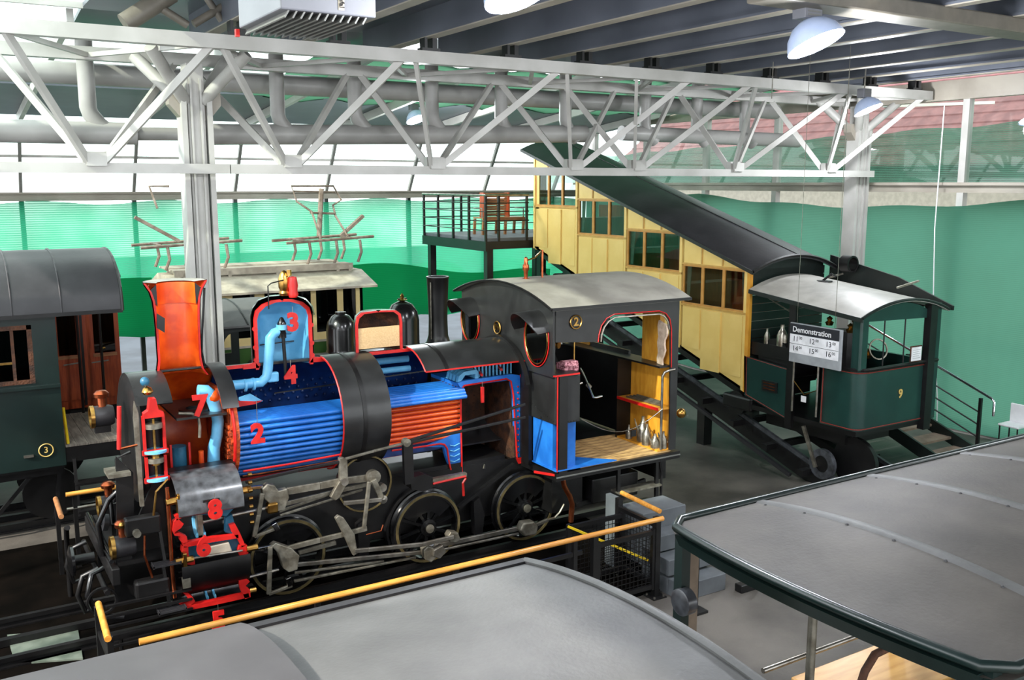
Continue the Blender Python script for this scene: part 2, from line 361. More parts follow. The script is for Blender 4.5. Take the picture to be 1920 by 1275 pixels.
# near walls (glazed, behind the camera) keep the hall enclosed
wl = MB().box(-6.2, -6, -9, 24.7, 0, 1.0).box(-6.2, -6, -9, 24.7, 6.9, 7.3)
wall_left = build(wl, 'wall_left', 'steel_beige', **ST)
for k in range(14):
    y = -9+2.5*k; b = MB().box(-6.15, -6.0, y-.06, y+.06, 1.0, 6.9); build(b, 'post', 'steel_white', wall_left)
wf = MB().box(-6, 17.6, -9.2, -9, 0, 1.0).box(-6, 17.6, -9.2, -9, 6.9, 7.3)
wall_front = build(wf, 'wall_front', 'steel_beige', **ST)
for k in range(10):
    x = -6+2.5*k; b = MB().box(x-.06, x+.06, -9.15, -9.0, 1.0, 6.9); build(b, 'post', 'steel_white', wall_front)
# ---- roof truss: inverted triangle, two top chords and one bottom chord ----
T = thing('roof_truss', 'white inverted triangular steel truss spanning the whole hall', 'roof truss', (8.5, 13.3, 5.03))
def part(mb, name, m, p, **k): return build(mb, name, m, p, **k)
part(MB().box(-3, 17.35, 12.22, 12.38, 6.54, 6.71), 'top_chord', 'steel_white', T)
part(MB().box(-3, 17.35, 14.22, 14.38, 6.54, 6.71), 'top_chord', 'steel_white', T)
part(MB().box(-3, 3.62, 13.22, 13.38, 5.03, 5.16), 'bottom_chord', 'steel_white', T)
part(MB().box(3.635, 17.0, 13.22, 13.38, 5.03, 5.16), 'bottom_chord', 'steel_white', T)
links = [(-0.55, (-2.2, .85)), (1.94, (.9, 3.27)), (4.5, (3.3, 5.85)), (6.78, (5.95, 8.45)), (9.38, (8.5, 11.05)), (10.73, (9.85, 12.45)), (13.09, (12.5, 14.9)), (15.67, (14.95, 17.2))]
for xb, tops in links:
    part(MB().box(xb-.16, xb+.16, 13.25, 13.35, 5.16, 5.3).beam((xb-.12, 13.2, 5.2), (xb+.12, 13.2, 5.2), .04, .16), 'gusset', 'steel_white', T)
    for i, xt in enumerate(tops):
        for yt in (12.3, 14.3):
            s = 1 if i else -1; ys = 13.3+(.06 if yt > 13.3 else -.06)
            part(MB().beam((xb+s*.09, ys, 5.17), (xt-s*.04, yt, 6.6), .055, .095), 'brace', 'steel_white', T)
for i in range(8):
    x = .9+2.35*i
    part(MB().beam((x, 12.35, 6.6), (x+1.17, 14.25, 6.6), .06, .06), 'brace', 'steel_white', T)
    part(MB().beam((x+1.17, 14.25, 6.6), (x+2.3, 12.35, 6.6), .06, .06), 'brace', 'steel_white', T)
for q in (((2.3, 12.8, 6.83), (2.88, 12.8, 7.24), .12), ((2.71, 12.8, 7.07), (3.06, 12.8, 6.87), .05), ((3.7, 12.8, 7.26), (3.13, 12.8, 6.89), .05), ((3.29, 12.8, 7.26), (3.52, 12.8, 6.92), .045)):
    part(MB().cyl(q[0], q[1], q[-1], 12), 'roof_branch', 'beam_beige', T, smooth=50)
# brackets carrying the purlins
for x in PX:
    part(MB().box(x-.14, x+.14, 12.22, 12.38, 6.71, 6.75).box(x-.1, x-.06, 12.22, 12.38, 6.75, 6.885).box(x+.02, x+.09, 12.22, 12.38, 6.75, 6.885), 'bearing', 'black', T)
# ---- columns ----
def column(x, y, lab, group=None):
    c = thing('column', lab, 'column', (x, y, 0))
    part(MB().box(x-.1, x+.13, y-.15, y+.15, 0, 6.5), 'shaft', 'steel_white', c, bevel=.01)
    part(MB().box(x-.19, x-.12, y-.19, y+.12, 0, 6.1), 'flange', 'steel_white', c)
    part(MB().box(x+.15, x+.22, y-.19, y+.12, 0, 6.15), 'flange', 'steel_white', c)
    part(MB().box(x-.07, x-.045, y-.19, y-.15, 0, 6.3), 'rib', 'steel_white', c)
    part(MB().box(x+.06, x+.085, y-.19, y-.15, 0, 6.3), 'rib', 'steel_white', c)
    part(MB().prism([(x-.16, 5.75), (x+.19, 5.75), (x+.36, 5.95), (x+.36, 6.12), (x-.33, 6.12), (x-.33, 5.95)], 'Y', y-.1, y+.1), 'capital', 'steel_beige', c)
    for sx, sy in ((-1,-1), (1,-1), (-1,1), (1,1)):
        part(MB().cyl((x+sx*.12, y+sy*.1, 6.0), (x+sx*.62, y+sy*.55, 6.62), .085, 12), 'strut', 'steel_white', c, smooth=50)
    part(MB().box(x-.3, x+.3, y-.3, y+.3, 0, .04), 'base_plate', 'steel_white', c)
    return c
column(3.27, 13.66, 'white steel column standing behind the orange chimney')
column(16.95, 13.66, 'white steel column at the right end of the truss')
# ---- ventilation ducts behind the truss ----
D = thing('ventilation_duct', 'pale grey round ventilation duct with risers behind the truss', 'duct', (6, 15.5, 5.5))
part(MB().tube([(-3, 15.5, 5.62), (2.85, 15.5, 5.64)], .165, 16), 'main_pipe', 'duct', D, smooth=50)
part(MB().tube([(3.95, 15.5, 5.66), (8.0, 15.5, 5.76), (11.2, 15.5, 5.86)], .165, 16), 'main_pipe', 'duct', D, smooth=50)
part(MB().tube([(12.1, 15.5, 5.9), (17.2, 15.5, 5.86)], .15, 16), 'main_pipe', 'duct', D, smooth=50)
part(MB().cyl((2.85, 15.5, 5.64), (3.95, 15.5, 5.66), .1, 14), 'reducer', 'duct', D, smooth=50)
part(MB().tube([(-3, 16.2, 6.55), (17.2, 16.2, 6.55)], .17, 16), 'upper_pipe', 'duct', D, smooth=50)
rs = None
for x in (2.21, 5.06, 6.4, 7.86, 9.29, 10.73, 12.7, 14.1, 15.5):
    if rs is None:
        rs = part(MB().tube([(x, 15.5, 6.95), (x, 15.5, 6.0), (x+.03, 15.5, 5.9), (x+.14, 15.5, 5.76), (x+.28, 15.5, 5.64)], .12, 14), 'riser', 'duct', D, smooth=60); rx = x
    else: dup(rs, (x-rx, 0, .1 if x > 6 else 0), parent=D)
# ---- heater box hung under the roof ----
Hb = thing('unit_heater', 'grey box unit heater with bottom louvres under the roof', 'heater', (2.67, 7.4, 6.1))
part(MB().box(2.3, 3.04, 6.9, 7.94, 6.13, 7.0), 'casing', 'box_grey', Hb, bevel=.012)
for k in range(11):
    x = 2.36+.06*k; part(MB().beam((x, 6.93, 6.11), (x, 7.91, 6.11), .012, .07, up=(.6,0,1)), 'louvre', 'louvre', Hb)
part(MB().box(2.28, 2.31, 7.96, 8.0, 6.07, 6.13), 'valve', 'red', Hb, label='small red valve')
part(MB().box(2.74, 2.785, 6.895, 6.9, 6.16, 6.38), 'label_strip', 'weathered', Hb)
text('unfal', 'lettering', 'black', Hb, (2.763, 6.892, 6.226), (0,0,-1), (1,0,0), .054, .001, .001)
for x, y in ((2.4, 7.0), (2.95, 7.0), (2.4, 7.85), (2.95, 7.85)): part(MB().cyl((x, y, 7.0), (x, y, 7.27), .012, 6), 'hanger', 'steel', Hb)
# ---- high bay lamps ----
def lamp(x, y, z, r, lab, top=7.27):
    L = thing('high_bay_lamp', lab, 'lamp', (x, y, z), 'lit high bay lamps under the roof')
    tilt = Vector((.18, -.42, -1)).normalized(); ax = -tilt; o = Vector((x, y, z))
    part(MB().lathe(o, ax, [(r, 0), (r*.98, r*.12), (r*.86, r*.42), (r*.6, r*.72), (r*.32, r*.86), (0, r*.88)], 24), 'reflector', 'lamp_shell', L, smooth=60)
    part(MB().lathe(o+ax*.01, ax, [(0, 0), (r*.95, 0)], 24), 'diffuser', 'lamp_glow', L)
    q = o+ax*r*.86
    part(MB().box(q.x-r*.42, q.x+r*.42, q.y-r*.3, q.y+r*.3, q.z+.02, q.z+r*.7), 'ballast_box', 'box_grey', L, bevel=.01)
    for k in range(5): part(MB().box(q.x-r*.3, q.x+r*.3, q.y-r*.3-.006, q.y-r*.3, q.z+.05+k*r*.11, q.z+.05+k*r*.11+.012), 'vent_slot', 'louvre', L)
    part(MB().cyl((q.x, q.y, q.z+r*.7), (q.x, q.y, top), .014, 6), 'suspension_rod', 'steel', L)
    ld = bpy.data.lights.new('lamp_light', 'POINT'); ld.energy = 380; ld.color = (.93, .96, 1); ld.shadow_soft_size = .2;
    lo = bpy.data.objects.new('lamp_light', ld); COL.objects.link(lo); lo.parent = L; lo.location = tilt*.22
    return L
lamp(3.9, 6.25, 6.28, .27, 'lit lamp cut off by the top edge in the middle')
lamp(8.25, 7.25, 6.36, .31, 'big lit lamp with vented ballast box under the beam', 6.73)
lamp(14.9, 11.8, 6.22, .26, 'small lit lamp at the right end of the truss')
lamp(9.7, 19.9, 6.32, .24, 'distant lit lamp seen through the truss above the platform', 6.7)
lamp(-3.0, 6.25, 6.28, .27, 'added fill lamp out of view on the left'); lamp(12.8, 2.2, 6.28, .27, 'added fill lamp out of view on the right')  # two unseen lamps added to light the near sides of the exhibits
# cables beside the lamp
for x, y in ((12.3, 11.7), (14.2, 11.7)):
    build(MB().cyl((x, y, 6.9), (x, y, 5.4 if x > 13 else 6.3), .008, 5), 'hanging_cable', 'steel', label='thin cable hanging in front of the truss '+('beside the small lamp' if x > 13 else 'left of the big lamp'), cat='cable')
# ---- outside: lawn, hedges, tiled house ----
build(MB().box(-40, 70, 24.8, 70, -.3, -.12), 'terrace', 'terrace', label='pale paved terrace outside behind the back glazing', cat='pavement')
build(MB().box(17.75, 70, -30, 24.7, -.3, -.12), 'courtyard', 'facade', label='pale paved yard outside the right wall', cat='pavement')
rnd = random.Random(3)
for k in range(5):
    x = -9+8.5*k; b = MB()
    for i in range(26): b.sphere((x+rnd.uniform(-3.4, 3.4), 37+rnd.uniform(-1, 1), rnd.uniform(.55, .8)), rnd.uniform(.7, .95), 10, 6)
    build(b, 'hedge', 'leaf', smooth=50, label='dark hedge clump outside, number %s from the left behind the net' % ['first', 'second', 'third', 'fourth', 'fifth'][k], cat='hedge')
Ho = thing('house', 'neighbouring house with red tiled roof beyond the right window', 'house', (31, 12, 0))
part(MB().box(27, 37, -6, 34, -.12, 5.6), 'wall', 'facade', Ho)
b = MB()
for k in range(16):
    x0 = 26.3+.42*k; z0 = 5.5+.32*k
    b.add([(x0, -6.5, z0), (x0, 34.5, z0), (x0+.46, 34.5, z0+.30), (x0+.46, -6.5, z0+.30), (x0, -6.5, z0-.07), (x0, 34.5, z0-.07)], [(0,1,2,3), (4,5,1,0)])
part(b, 'tiled_roof', 'tile_red', Ho)
# ================= sectioned rack locomotive =================
YC = 10.95; ZB = 2.12; XA = (1,0,0); UP = (0,0,1)
def track(x0, x1, yc, lab):
    t = thing('railway_track', lab, 'track', ((x0+x1)/2, yc, 0.0))
    for y in (yc-.5, yc+.5): part(MB().box(x0, x1, y-.03, y+.03, .07, .12).box(x0, x1, y-.012, y+.012, .03, .07).box(x0, x1, y-.06, y+.06, .012, .03), 'rail', 'black', t)
    part(MB().box(x0, x1, yc-.04, yc+.04, .02, .1), 'rack_bar', 'black', t)
track(-2, 9.2, YC, 'black track with centre rack under the sectioned locomotive'); track(-3, 2.6, 15.25, 'black track under the dark green coach'); track(2.7, 9.2, 14.9, 'black track under the small tank engine'); track(2.9, 7.5, 18.3, 'black track under the cream and green railcar')
LO = thing('steam_locomotive', 'sectioned black rack steam locomotive with cutaway boiler in blue and orange', 'locomotive', (5, YC, .12))
def P(mb, name, m, par=None, **k): return build(mb, name, m, par or LO, **k)
# --- frames ---
for y in (10.58, 11.3): P(MB().prism([(1.45, .62), (1.45, 1.28), (8.55, 1.22), (8.55, .62), (7.4, .5), (2.4, .5)], 'Y', y, y+.03), 'frame_plate', 'black')
P(MB().box(2.2, 8.5, 10.62, 11.28, .8, 1.0), 'cross_stay', 'black')
P(MB().box(2.1, 6.4, 10.6, 11.3, 1.2, 1.3), 'boiler_cradle', 'black')
# --- wheels ---
def wheel(x, y, s):
    r = .465; c = (x, y, .12+r)
    w = P(MB().lathe(c, (0, s, 0), [(r-.07, -.05), (r, -.05), (r+.025, -.035), (r+.025, -.02), (r, -.01), (r, .06), (r-.015, .07), (r-.07, .07)], 40, close=True), 'wheel', 'black_gloss', smooth=40)
    P(MB().lathe(c, (0, s, 0), [(r-.045, .068), (r-.012, .068), (r-.012, .078), (r-.045, .078)], 40, close=True), 'tyre_edge', 'tyre', w, smooth=40)
    P(MB().lathe(c, (0, s, 0), [(0, .0), (.11, 0), (.11, .08), (.075, .085), (.075, .105), (0, .105)], 20), 'hub', 'black_gloss', w, smooth=40)
    P(MB().lathe(c, (0, s, 0), [(0, .106), (.055, .106), (.055, .125), (0, .13)], 16), 'axle_end', 'steel_rough', w, smooth=40)
    for k in range(10):
        a = R(36*k+12); d = Vector((math.cos(a), 0, math.sin(a)))
        P(MB().beam(Vector(c)+d*.1+Vector((0, s*.03, 0)), Vector(c)+d*(r-.06)+Vector((0, s*.02, 0)), .035, .03, up=(0,1,0)), 'spoke', 'black_gloss', w)
    pts = arc((x, c[2]), r-.07, 35, 150, 12); pts2 = arc((x, c[2]), .2, 150, 35, 6)
    P(MB().prism(pts+pts2, 'Y', min(y, y+s*.05), max(y, y+s*.05)), 'counterweight', 'black_gloss', w)
    return w
for x in (3.31, 5.14, 6.6):
    wheel(x, 10.46, -1); wheel(x, 11.44, 1)
    P(MB().cyl((x, 10.4, .585), (x, 11.5, .585), .07, 12), 'axle', 'black')
c = (4.33, 10.52, 1.28)
w = P(MB().lathe(c, (0,-1,0), [(.33, -.04), (.36, -.04), (.36, .04), (.33, .04)], 36, close=True), 'rack_gear', 'black_gloss', smooth=40)
P(MB().lathe(c, (0,-1,0), [(.335, .041), (.355, .041), (.355, .05), (.335, .05)], 36, close=True), 'gear_edge', 'tyre', w, smooth=40)
P(MB().lathe(c, (0,-1,0), [(0, -.02), (.33, -.02), (.33, .0), (0, .0)], 30), 'web', 'black', w)
# splashers and guards behind the rods
P(MB().lathe((5.14, 10.5, .585), (0,1,0), [(.5, 0), (.53, 0), (.53, .1), (.5, .1)], 20, 150, 300, ref=(1,0,0), close=True), 'splasher', 'black')
P(MB().beam((5.6, 10.45, .75), (6.45, 10.45, 1.2), .06, .04), 'brake_beam', 'black')
for x in (4.25, 5.87): P(MB().prism([(x-.05, .35), (x+.06, .3), (x+.1, .6), (x+.02, .85), (x-.06, .8)], 'Y', 10.4, 10.5), 'brake_block', 'black')
# --- smokebox ---
P(MB().lathe((0, YC, ZB), XA, [(.70, 1.75), (.72, 1.75), (.72, 2.12), (.70, 2.12)], 40, -180, 50, ref=UP, close=True), 'smokebox_front', 'boiler_black', smooth=40)
P(MB().lathe((0, YC, ZB), XA, [(0, 1.74), (.6, 1.72), (.72, 1.76), (.72, 1.78), (0, 1.78)], 36, ref=UP), 'smokebox_door', 'black', smooth=40)
P(MB().lathe((0, YC, ZB), XA, [(.70, 2.12), (.72, 2.12), (.72, 2.78), (.70, 2.78)], 30, -180, 0, ref=UP, close=True), 'smokebox_shell', 'boiler_black', smooth=40)
P(MB().lathe((0, YC, ZB), XA, [(.69, 2.12), (.69, 2.78)], 30, -180, 0, ref=UP), 'smokebox_lining', 'orange', smooth=40)
P(MB().lathe((0, YC, ZB), XA, [(.72, 2.62), (.74, 2.62), (.74, 2.8), (.72, 2.8)], 30, -180, 62, ref=UP, close=True), 'smokebox_ring', 'boiler_black', smooth=40)
P(MB().box(2.1, 2.8, 10.4, 11.5, 1.36, 1.42), 'smokebox_floor', 'black')
P(MB().box(2.12, 2.74, 10.93, 10.96, 1.42, 1.46), 'section_edge', 'red')
# spark plate with ring
P(MB().box(2.16, 2.7, 10.45, 11.4, 2.36, 2.385), 'spark_plate', 'boiler_black')
P(MB().lathe((2.42, 10.75, 2.385), UP, [(.1, 0), (.17, 0), (.17, .025), (.1, .03)], 24, close=True), 'plate_ring', 'black', smooth=40)
# tube plate
P(MB().prism([(YC+.66*math.sin(R(a)), ZB+.66*math.cos(R(a))) for a in range(50, 311, 10)], 'X', 2.74, 2.79), 'tube_plate', 'rust')
rnd = random.Random(1); b = MB()
for k in range(9):
    for j in range(5):
        z = 1.6+.075*k; yy = YC-math.sqrt(max(.02, .6**2-(z-ZB)**2))+.05+.075*j+(.037 if k % 2 else 0)
        b.cyl((2.715, yy, z), (2.745, yy, z), .028, 8)
P(b, 'tube_ends', 'rust', kind='stuff')
P(MB().tube([(2.735, YC+.655*math.sin(R(a)), ZB+.655*math.cos(R(a))) for a in range(225, 311, 8)], .018, 6), 'section_edge', 'red')
# --- chimney (rear half) ---
cx = 2.335
prof = [(.285, 2.74), (.235, 2.82), (.215, 2.95), (.217, 3.3), (.225, 3.5), (.235, 3.62), (.262, 3.72), (.31, 3.80), (.325, 3.82)]
P(MB().lathe((cx, YC, 0), UP, prof, 28, 0, 180, ref=XA), 'chimney_liner', 'orange', smooth=50)
P(MB().lathe((cx, YC, 0), UP, [(r+.03, z) for r, z in prof[:-1]]+[(.345, 3.83)], 28, 0, 180, ref=XA), 'chimney', 'black', smooth=50)
P(MB().lathe((cx, YC, 0), UP, [(.2, 3.815), (.34, 3.83)], 28, 0, 180, ref=XA), 'chimney_cap', 'white_roof')
P(MB().lathe((cx, YC, 0), UP, [(.208, 3.56), (.206, 3.8)], 28, 0, 180, ref=XA), 'inner_cone', 'orange', smooth=50)
for s in (-1, 1):
    o_ = [(cx+s*(r+.018), z) for r, z in prof]; i_ = [(cx+s*(r-.002), z) for r, z in prof]
    P(MB().prism(o_+i_[::-1], 'Y', YC-.02, YC+.005), 'section_edge', 'red')
    P(MB().prism([(cx+s*.208, 3.55), (cx+s*.235, 3.62), (cx+s*.275, 3.74), (cx+s*.208, 3.8)], 'Y', YC-.012, YC), 'cap_gap', 'black')
P(MB().prism([(2.09, 3.5), (2.17, 3.44), (2.16, 3.28), (2.08, 3.34)], 'Y', 10.8, 10.815), 'number_plate', 'black_gloss')
P(MB().tube([(2.66, 11, 3.73), (2.61, 11, 3.24), (2.59, 11, 3), (2.62, 11, 2.81)], .012, 6), 'steam_lance', 'black')
# --- boiler barrel ---
P(MB().lathe((0, YC, ZB), XA, [(.66, 2.78), (.69, 2.78), (.69, 5.75), (.66, 5.75)], 30, -180, 0, ref=UP, close=True), 'boiler_shell', 'boiler_black', smooth=40)
P(MB().lathe((0, YC, ZB), XA, [(.655, 2.79), (.655, 5.75)], 30, -180, 0, ref=UP), 'boiler_lining', 'blue_dark', smooth=40)
b = MB()
for i in range(22):
    for j in range(4):
        a = R(-62-7*j); x = 3.0+.12*i+(.06 if j % 2 else 0); b.sphere((x, YC-.645*math.sin(a), ZB+.645*math.cos(a)), .022, 6, 4)
P(b, 'stay_rivets', 'blue_dark', kind='stuff')
P(MB().box(2.78, 5.1, YC-.03, YC, 1.42, 1.455), 'section_edge', 'red')
for x0, x1 in ((2.66, 3.24), (3.86, 4.0), (4.6, 5.2)): P(MB().box(x0, x1, YC-.02, YC, 2.775, 2.815), 'section_edge', 'red')
# band of uncut cladding
P(MB().lathe((0, YC, ZB), XA, [(.685, 4.0), (.705, 4.0), (.705, 4.6), (.685, 4.6)], 44, -180, 168, ref=UP, close=True), 'cladding_band', 'boiler_black', smooth=40)
P(MB().lathe((0, YC, ZB), XA, [(.705, 4.24), (.712, 4.24), (.712, 4.29), (.705, 4.29)], 44, -180, 168, ref=UP, close=True), 'cladding_strap', 'black', smooth=40)
P(MB().tube([(3.995, YC-.695*math.sin(R(a)), ZB+.695*math.cos(R(a))) for a in range(0, 172, 9)], .012, 6), 'section_edge', 'red')
# rear cladding over the firebox
P(MB().lathe((0, YC, ZB), XA, [(.7, 5.15), (.72, 5.15), (.72, 6.6), (.7, 6.6)], 40, -180, 48, ref=UP, close=True), 'rear_cladding', 'boiler_black', smooth=40)
P(MB().lathe((0, YC, ZB), XA, [(.72, 5.42), (.728, 5.42), (.728, 5.47), (.72, 5.47)], 40, -180, 48, ref=UP, close=True), 'cladding_strap', 'black', smooth=40)
a = R(48); P(MB().beam((5.15, YC-.71*math.sin(a), ZB+.71*math.cos(a)), (6.6, YC-.71*math.sin(a), ZB+.71*math.cos(a)), .02, .02), 'section_edge', 'red')
P(MB().tube([(5.15, YC-.71*math.sin(R(t)), ZB+.71*math.cos(R(t))) for t in range(0, 49, 8)], .012, 6), 'section_edge', 'red')
P(MB().lathe((0, YC, ZB), XA, [(.72, 6.5), (.75, 6.5), (.75, 6.56), (.72, 6.56)], 40, -90, 75, ref=UP, close=True), 'boiler_rim', 'black', smooth=40)
# --- tubes ---
def ytub(z, l): return YC-math.sqrt(max(.001, .585**2-(z-ZB)**2))+.07*l
t0 = None
for k in range(11):
    z = 1.575+.068*k
    for l in range(4 if k < 9 else 8):
        y = ytub(z, l)
        if y > YC+.4: continue
        if t0 is None: t0 = P(MB().cyl((2.79, y, z), (4.62, y, z), .027, 10), 'fire_tube', 'blue', smooth=50); ty = y; tz = z
        else: dup(t0, (0, y-ty, z-tz), parent=LO)
t1 = None
for k in range(3):
    for l in range(7):
        z = 2.2+.035*k; y = 10.5+.09*l+.03*k
        if t1 is None: t1 = P(MB().cyl((4.6, y, z), (5.76, y, z), .03, 10), 'fire_tube', 'blue', smooth=50); ty = y; tz = z
        else: dup(t1, (0, y-ty, z-tz), parent=LO)
t2 = None
for k in range(9):
    z = 1.665+.063*k
    if t2 is None: t2 = P(MB().cyl((4.6, 10.64, z), (5.745, 10.64, z), .025, 10), 'fire_tube', 'orange', smooth=50, label='orange sectioned fire tube'); tz = z
    else: dup(t2, (0, 0, z-tz), parent=LO)
P(MB().box(4.6, 5.74, 10.66, 10.67, 1.62, 2.21), 'tube_web', 'red')
P(MB().box(4.6, 5.75, 10.68, 11.4, 1.5, 1.62), 'lower_plate', 'blue_dark')
# steam collector pipes in the top of the boiler
for y, z, r in ((11.25, 2.62, .045), (11.2, 2.5, .04)): P(MB().cyl((4.6, y, z), (5.3, y, z), r, 12), 'collector_pipe', 'blue_light', smooth=50)
P(MB().beam((3.4, 10.95, 2.43), (5.6, 10.95, 2.5), .015, .015), 'tie_rod', 'black')
# steam pipe and regulator
P(MB().tube([(2.79, 10.9, 2.6), (2.92, 10.9, 2.59), (3.11, 10.9, 2.59), (3.23, 10.9, 2.59), (3.3, 10.9, 2.65), (3.32, 10.9, 2.75), (3.35, 10.9, 3), (3.36, 10.9, 3.11), (3.41, 10.9, 3.16), (3.52, 10.9, 3.19), (3.61, 10.9, 3.19)], .058, 14), 'steam_pipe', 'blue_light', smooth=60)
P(MB().lathe((3.02, 10.9, 2.575), XA, [(.05, 0), (.075, .005), (.075, .03), (.05, .035)], 16), 'pipe_flange', 'blue_light', smooth=40)
P(MB().lathe((3.12, 10.9, 2.58), XA, [(.05, 0), (.075, .005), (.075, .03), (.05, .035)], 16), 'pipe_flange', 'blue_light', smooth=40)
P(MB().box(3.3, 3.44, 10.86, 10.94, 2.58, 2.7), 'regulator_foot', 'blue_light', bevel=.02)
P(MB().cyl((3.52, 10.86, 2.65), (3.50, 10.86, 3.28), .022, 8), 'regulator_rod', 'black')
P(MB().lathe((3.50, 10.88, 3.1), UP, [(.05, 0), (.05, .12), (.06, .14), (.05, .18), (.02, .24), (0, .25)], 14), 'regulator_valve', 'black_gloss', smooth=50)
P(MB().lathe((3.50, 10.88, 3.2), UP, [(.05, 0), (.066, 0), (.066, .06), (.05, .06)], 14, close=True), 'valve_ring', 'blue_light', smooth=50)
P(MB().prism([(2.94, 2.46), (3.07, 2.49), (3.21, 2.39), (3.07, 2.37), (2.93, 2.37)], 'Y', 10.78, 10.82), 'baffle', 'blue_light')
P(MB().prism([(2.91, 2.43), (3.11, 2.4), (3.2, 2.4), (3.11, 2.37), (2.92, 2.36)], 'Y', 10.76, 10.78), 'section_edge', 'red')
# exhaust and blast pipes in the smokebox
P(MB().tube([(2.44, 10.62, 2.63), (2.52, 10.62, 2.62), (2.58, 10.62, 2.56), (2.62, 10.62, 2.41), (2.64, 10.62, 2.26), (2.62, 10.62, 2.1), (2.58, 10.62, 1.96), (2.57, 10.62, 1.82), (2.57, 10.62, 1.73)], [.07,.072,.072,.068,.066,.066,.068,.07,.072], 14), 'exhaust_pipe', 'blue_light', smooth=60)
P(MB().cyl((2.22, 10.75, 1.45), (2.22, 10.75, 2.0), .09, 16), 'blast_pipe', 'blue_teal', smooth=50)
for dx in (-.1, .1): P(MB().box(2.22+dx-.012, 2.22+dx+.012, 10.65, 10.68, 1.45, 2.05), 'section_edge', 'red')
P(MB().tube([(2.19, 10.5, 2.43), (2.33, 10.5, 2.41), (2.4, 10.5, 2.36), (2.41, 10.5, 2.25), (2.4, 10.5, 2.13)], .018, 8), 'feed_pipe', 'steel_rough', smooth=60)
P(MB().cyl((2.43, 10.6, 1.5), (2.43, 10.6, 1.95), .03, 10), 'blower_pipe', 'orange', smooth=50)
P(MB().sphere((2.6, 10.6, 2.55), .07, 12, 8), 'pipe_elbow', 'orange', smooth=60)
# --- dome (rear half) ---
dx_, = (3.535,)
dp = [(.325, 2.74), (.325, 3.33), (.30, 3.42), (.22, 3.49), (.1, 3.53), (.0, 3.535)]
P(MB().lathe((dx_, YC, 0), UP, dp, 28, 0, 180, ref=XA), 'dome_lining', 'blue_light', smooth=50)
op = [(.375, 2.8), (.375, 3.36), (.355, 3.46), (.28, 3.55), (.16, 3.59), (0, 3.595)]
P(MB().lathe((dx_, YC, 0), UP, op, 28, 0, 180, ref=XA), 'dome_casing', 'black_gloss', smooth=50)
P(MB().lathe((dx_, YC, 0), UP, [(.375, 3.36), (.355, 3.46), (.28, 3.55), (.16, 3.59), (0, 3.595)], 16, -35, 0, ref=XA), 'dome_casing', 'black_gloss', smooth=50)
for s in (-1, 1):
    A = [(dx_+s*(r+.025), z+(.015 if z > 3.4 else 0)) for r, z in dp]; B_ = [(dx_+s*max(0, r-.012), z-(.012 if z > 3.4 else 0)) for r, z in dp]
    P(MB().prism(A+B_[::-1], 'Y', YC-.03, YC+.004), 'section_edge', 'red')
    for z in (2.85, 3.0, 3.22): P(MB().cyl((dx_+s*.34, YC-.035, z), (dx_+s*.34, YC, z), .03, 8), 'dome_bolt', 'red')
    P(MB().prism([(dx_+s*.3, 2.76), (dx_+s*.5, 2.76), (dx_+s*.5, 2.8), (dx_+s*.36, 2.83)], 'Y', YC-.03, YC), 'dome_flange', 'red')
P(MB().beam((3.22, 11.2, 2.98), (3.86, 11.2, 3.0), .012, .012), 'tie_rod', 'black')
P(MB().lathe((3.58, 10.97, 3.59), UP, [(.06, 0), (.07, .03), (.055, .06), (.07, .1), (.07, .2), (.05, .26), (.03, .29), (0, .3)], 16), 'safety_valve', 'brass', smooth=40)
P(MB().lathe((3.66, 10.9, 3.57), UP, [(.05, 0), (.06, .04), (.05, .08), (.06, .14), (.045, .24), (0, .25)], 12), 'safety_valve', 'red', smooth=40)
P(MB().cyl((3.62, 10.9, 3.83), (3.62, 10.9, 3.9), .03, 8), 'valve_cap', 'brass'); P(MB().tube([(3.55, 10.9, 3.78), (3.4, 10.9, 3.75), (3.36, 10.9, 3.72), (3.36, 10.9, 3.45)], .008, 5), 'valve_lever', 'black')
# --- sand box (rear half) ---
sx_ = 4.765
sp = [(.285, 2.8), (.285, 3.17), (.265, 3.25), (.2, 3.3), (.0, 3.31)]
P(MB().lathe((sx_, YC, 0), UP, [(r+.03, z+(.02 if z > 3.2 else 0)) for r, z in sp], 24, 0, 180, ref=XA), 'sandbox_casing', 'black_gloss', smooth=50)
P(MB().lathe((sx_, YC, 0), UP, sp, 24, 0, 180, ref=XA), 'sandbox_lining', 'fire_brown', smooth=50)
P(MB().box(sx_-.28, sx_+.28, YC-.005, YC+.02, 2.86, 3.12), 'sand_panel', 'tan')
for s in (-1, 1):
    A = [(sx_+s*(r+.03), z+(.02 if z > 3.2 else 0)) for r, z in sp]; B_ = [(sx_+s*max(0, r), z) for r, z in sp]
    P(MB().prism(A+B_[::-1], 'Y', YC-.02, YC+.004), 'section_edge', 'red')
# --- firebox ---
P(MB().box(5.76, 6.62, 11.42, 11.46, 1.15, 2.32), 'firebox_wall', 'fire_brown')
P(MB().box(6.56, 6.6, 10.62, 11.42, 1.2, 2.3), 'firebox_wall', 'fire_brown')
P(MB().box(5.72, 5.76, 10.64, 11.42, 1.2, 2.3), 'firebox_wall', 'fire_brown')
b = MB()
for i in range(7):
    for k in range(9): b.cyl((5.84+.11*i, 11.41, 1.3+.11*k), (5.84+.11*i, 11.42, 1.3+.11*k), .013, 6)
P(b, 'stay_bolts', 'fire_brown', kind='stuff')
b = MB()
for i in range(16): b.box(5.78+.05*i, 5.8+.05*i, 10.6, 11.42, 1.16, 1.2)
for i in range(16): b.box(5.78, 6.56, 10.6+.05*i, 10.615+.05*i, 1.17, 1.19)
P(b, 'grate', 'black')
P(MB().beam((6.05, 10.6, 1.2), (6.5, 10.75, 1.05), .06, .06), 'grate_bar', 'steel_rough')
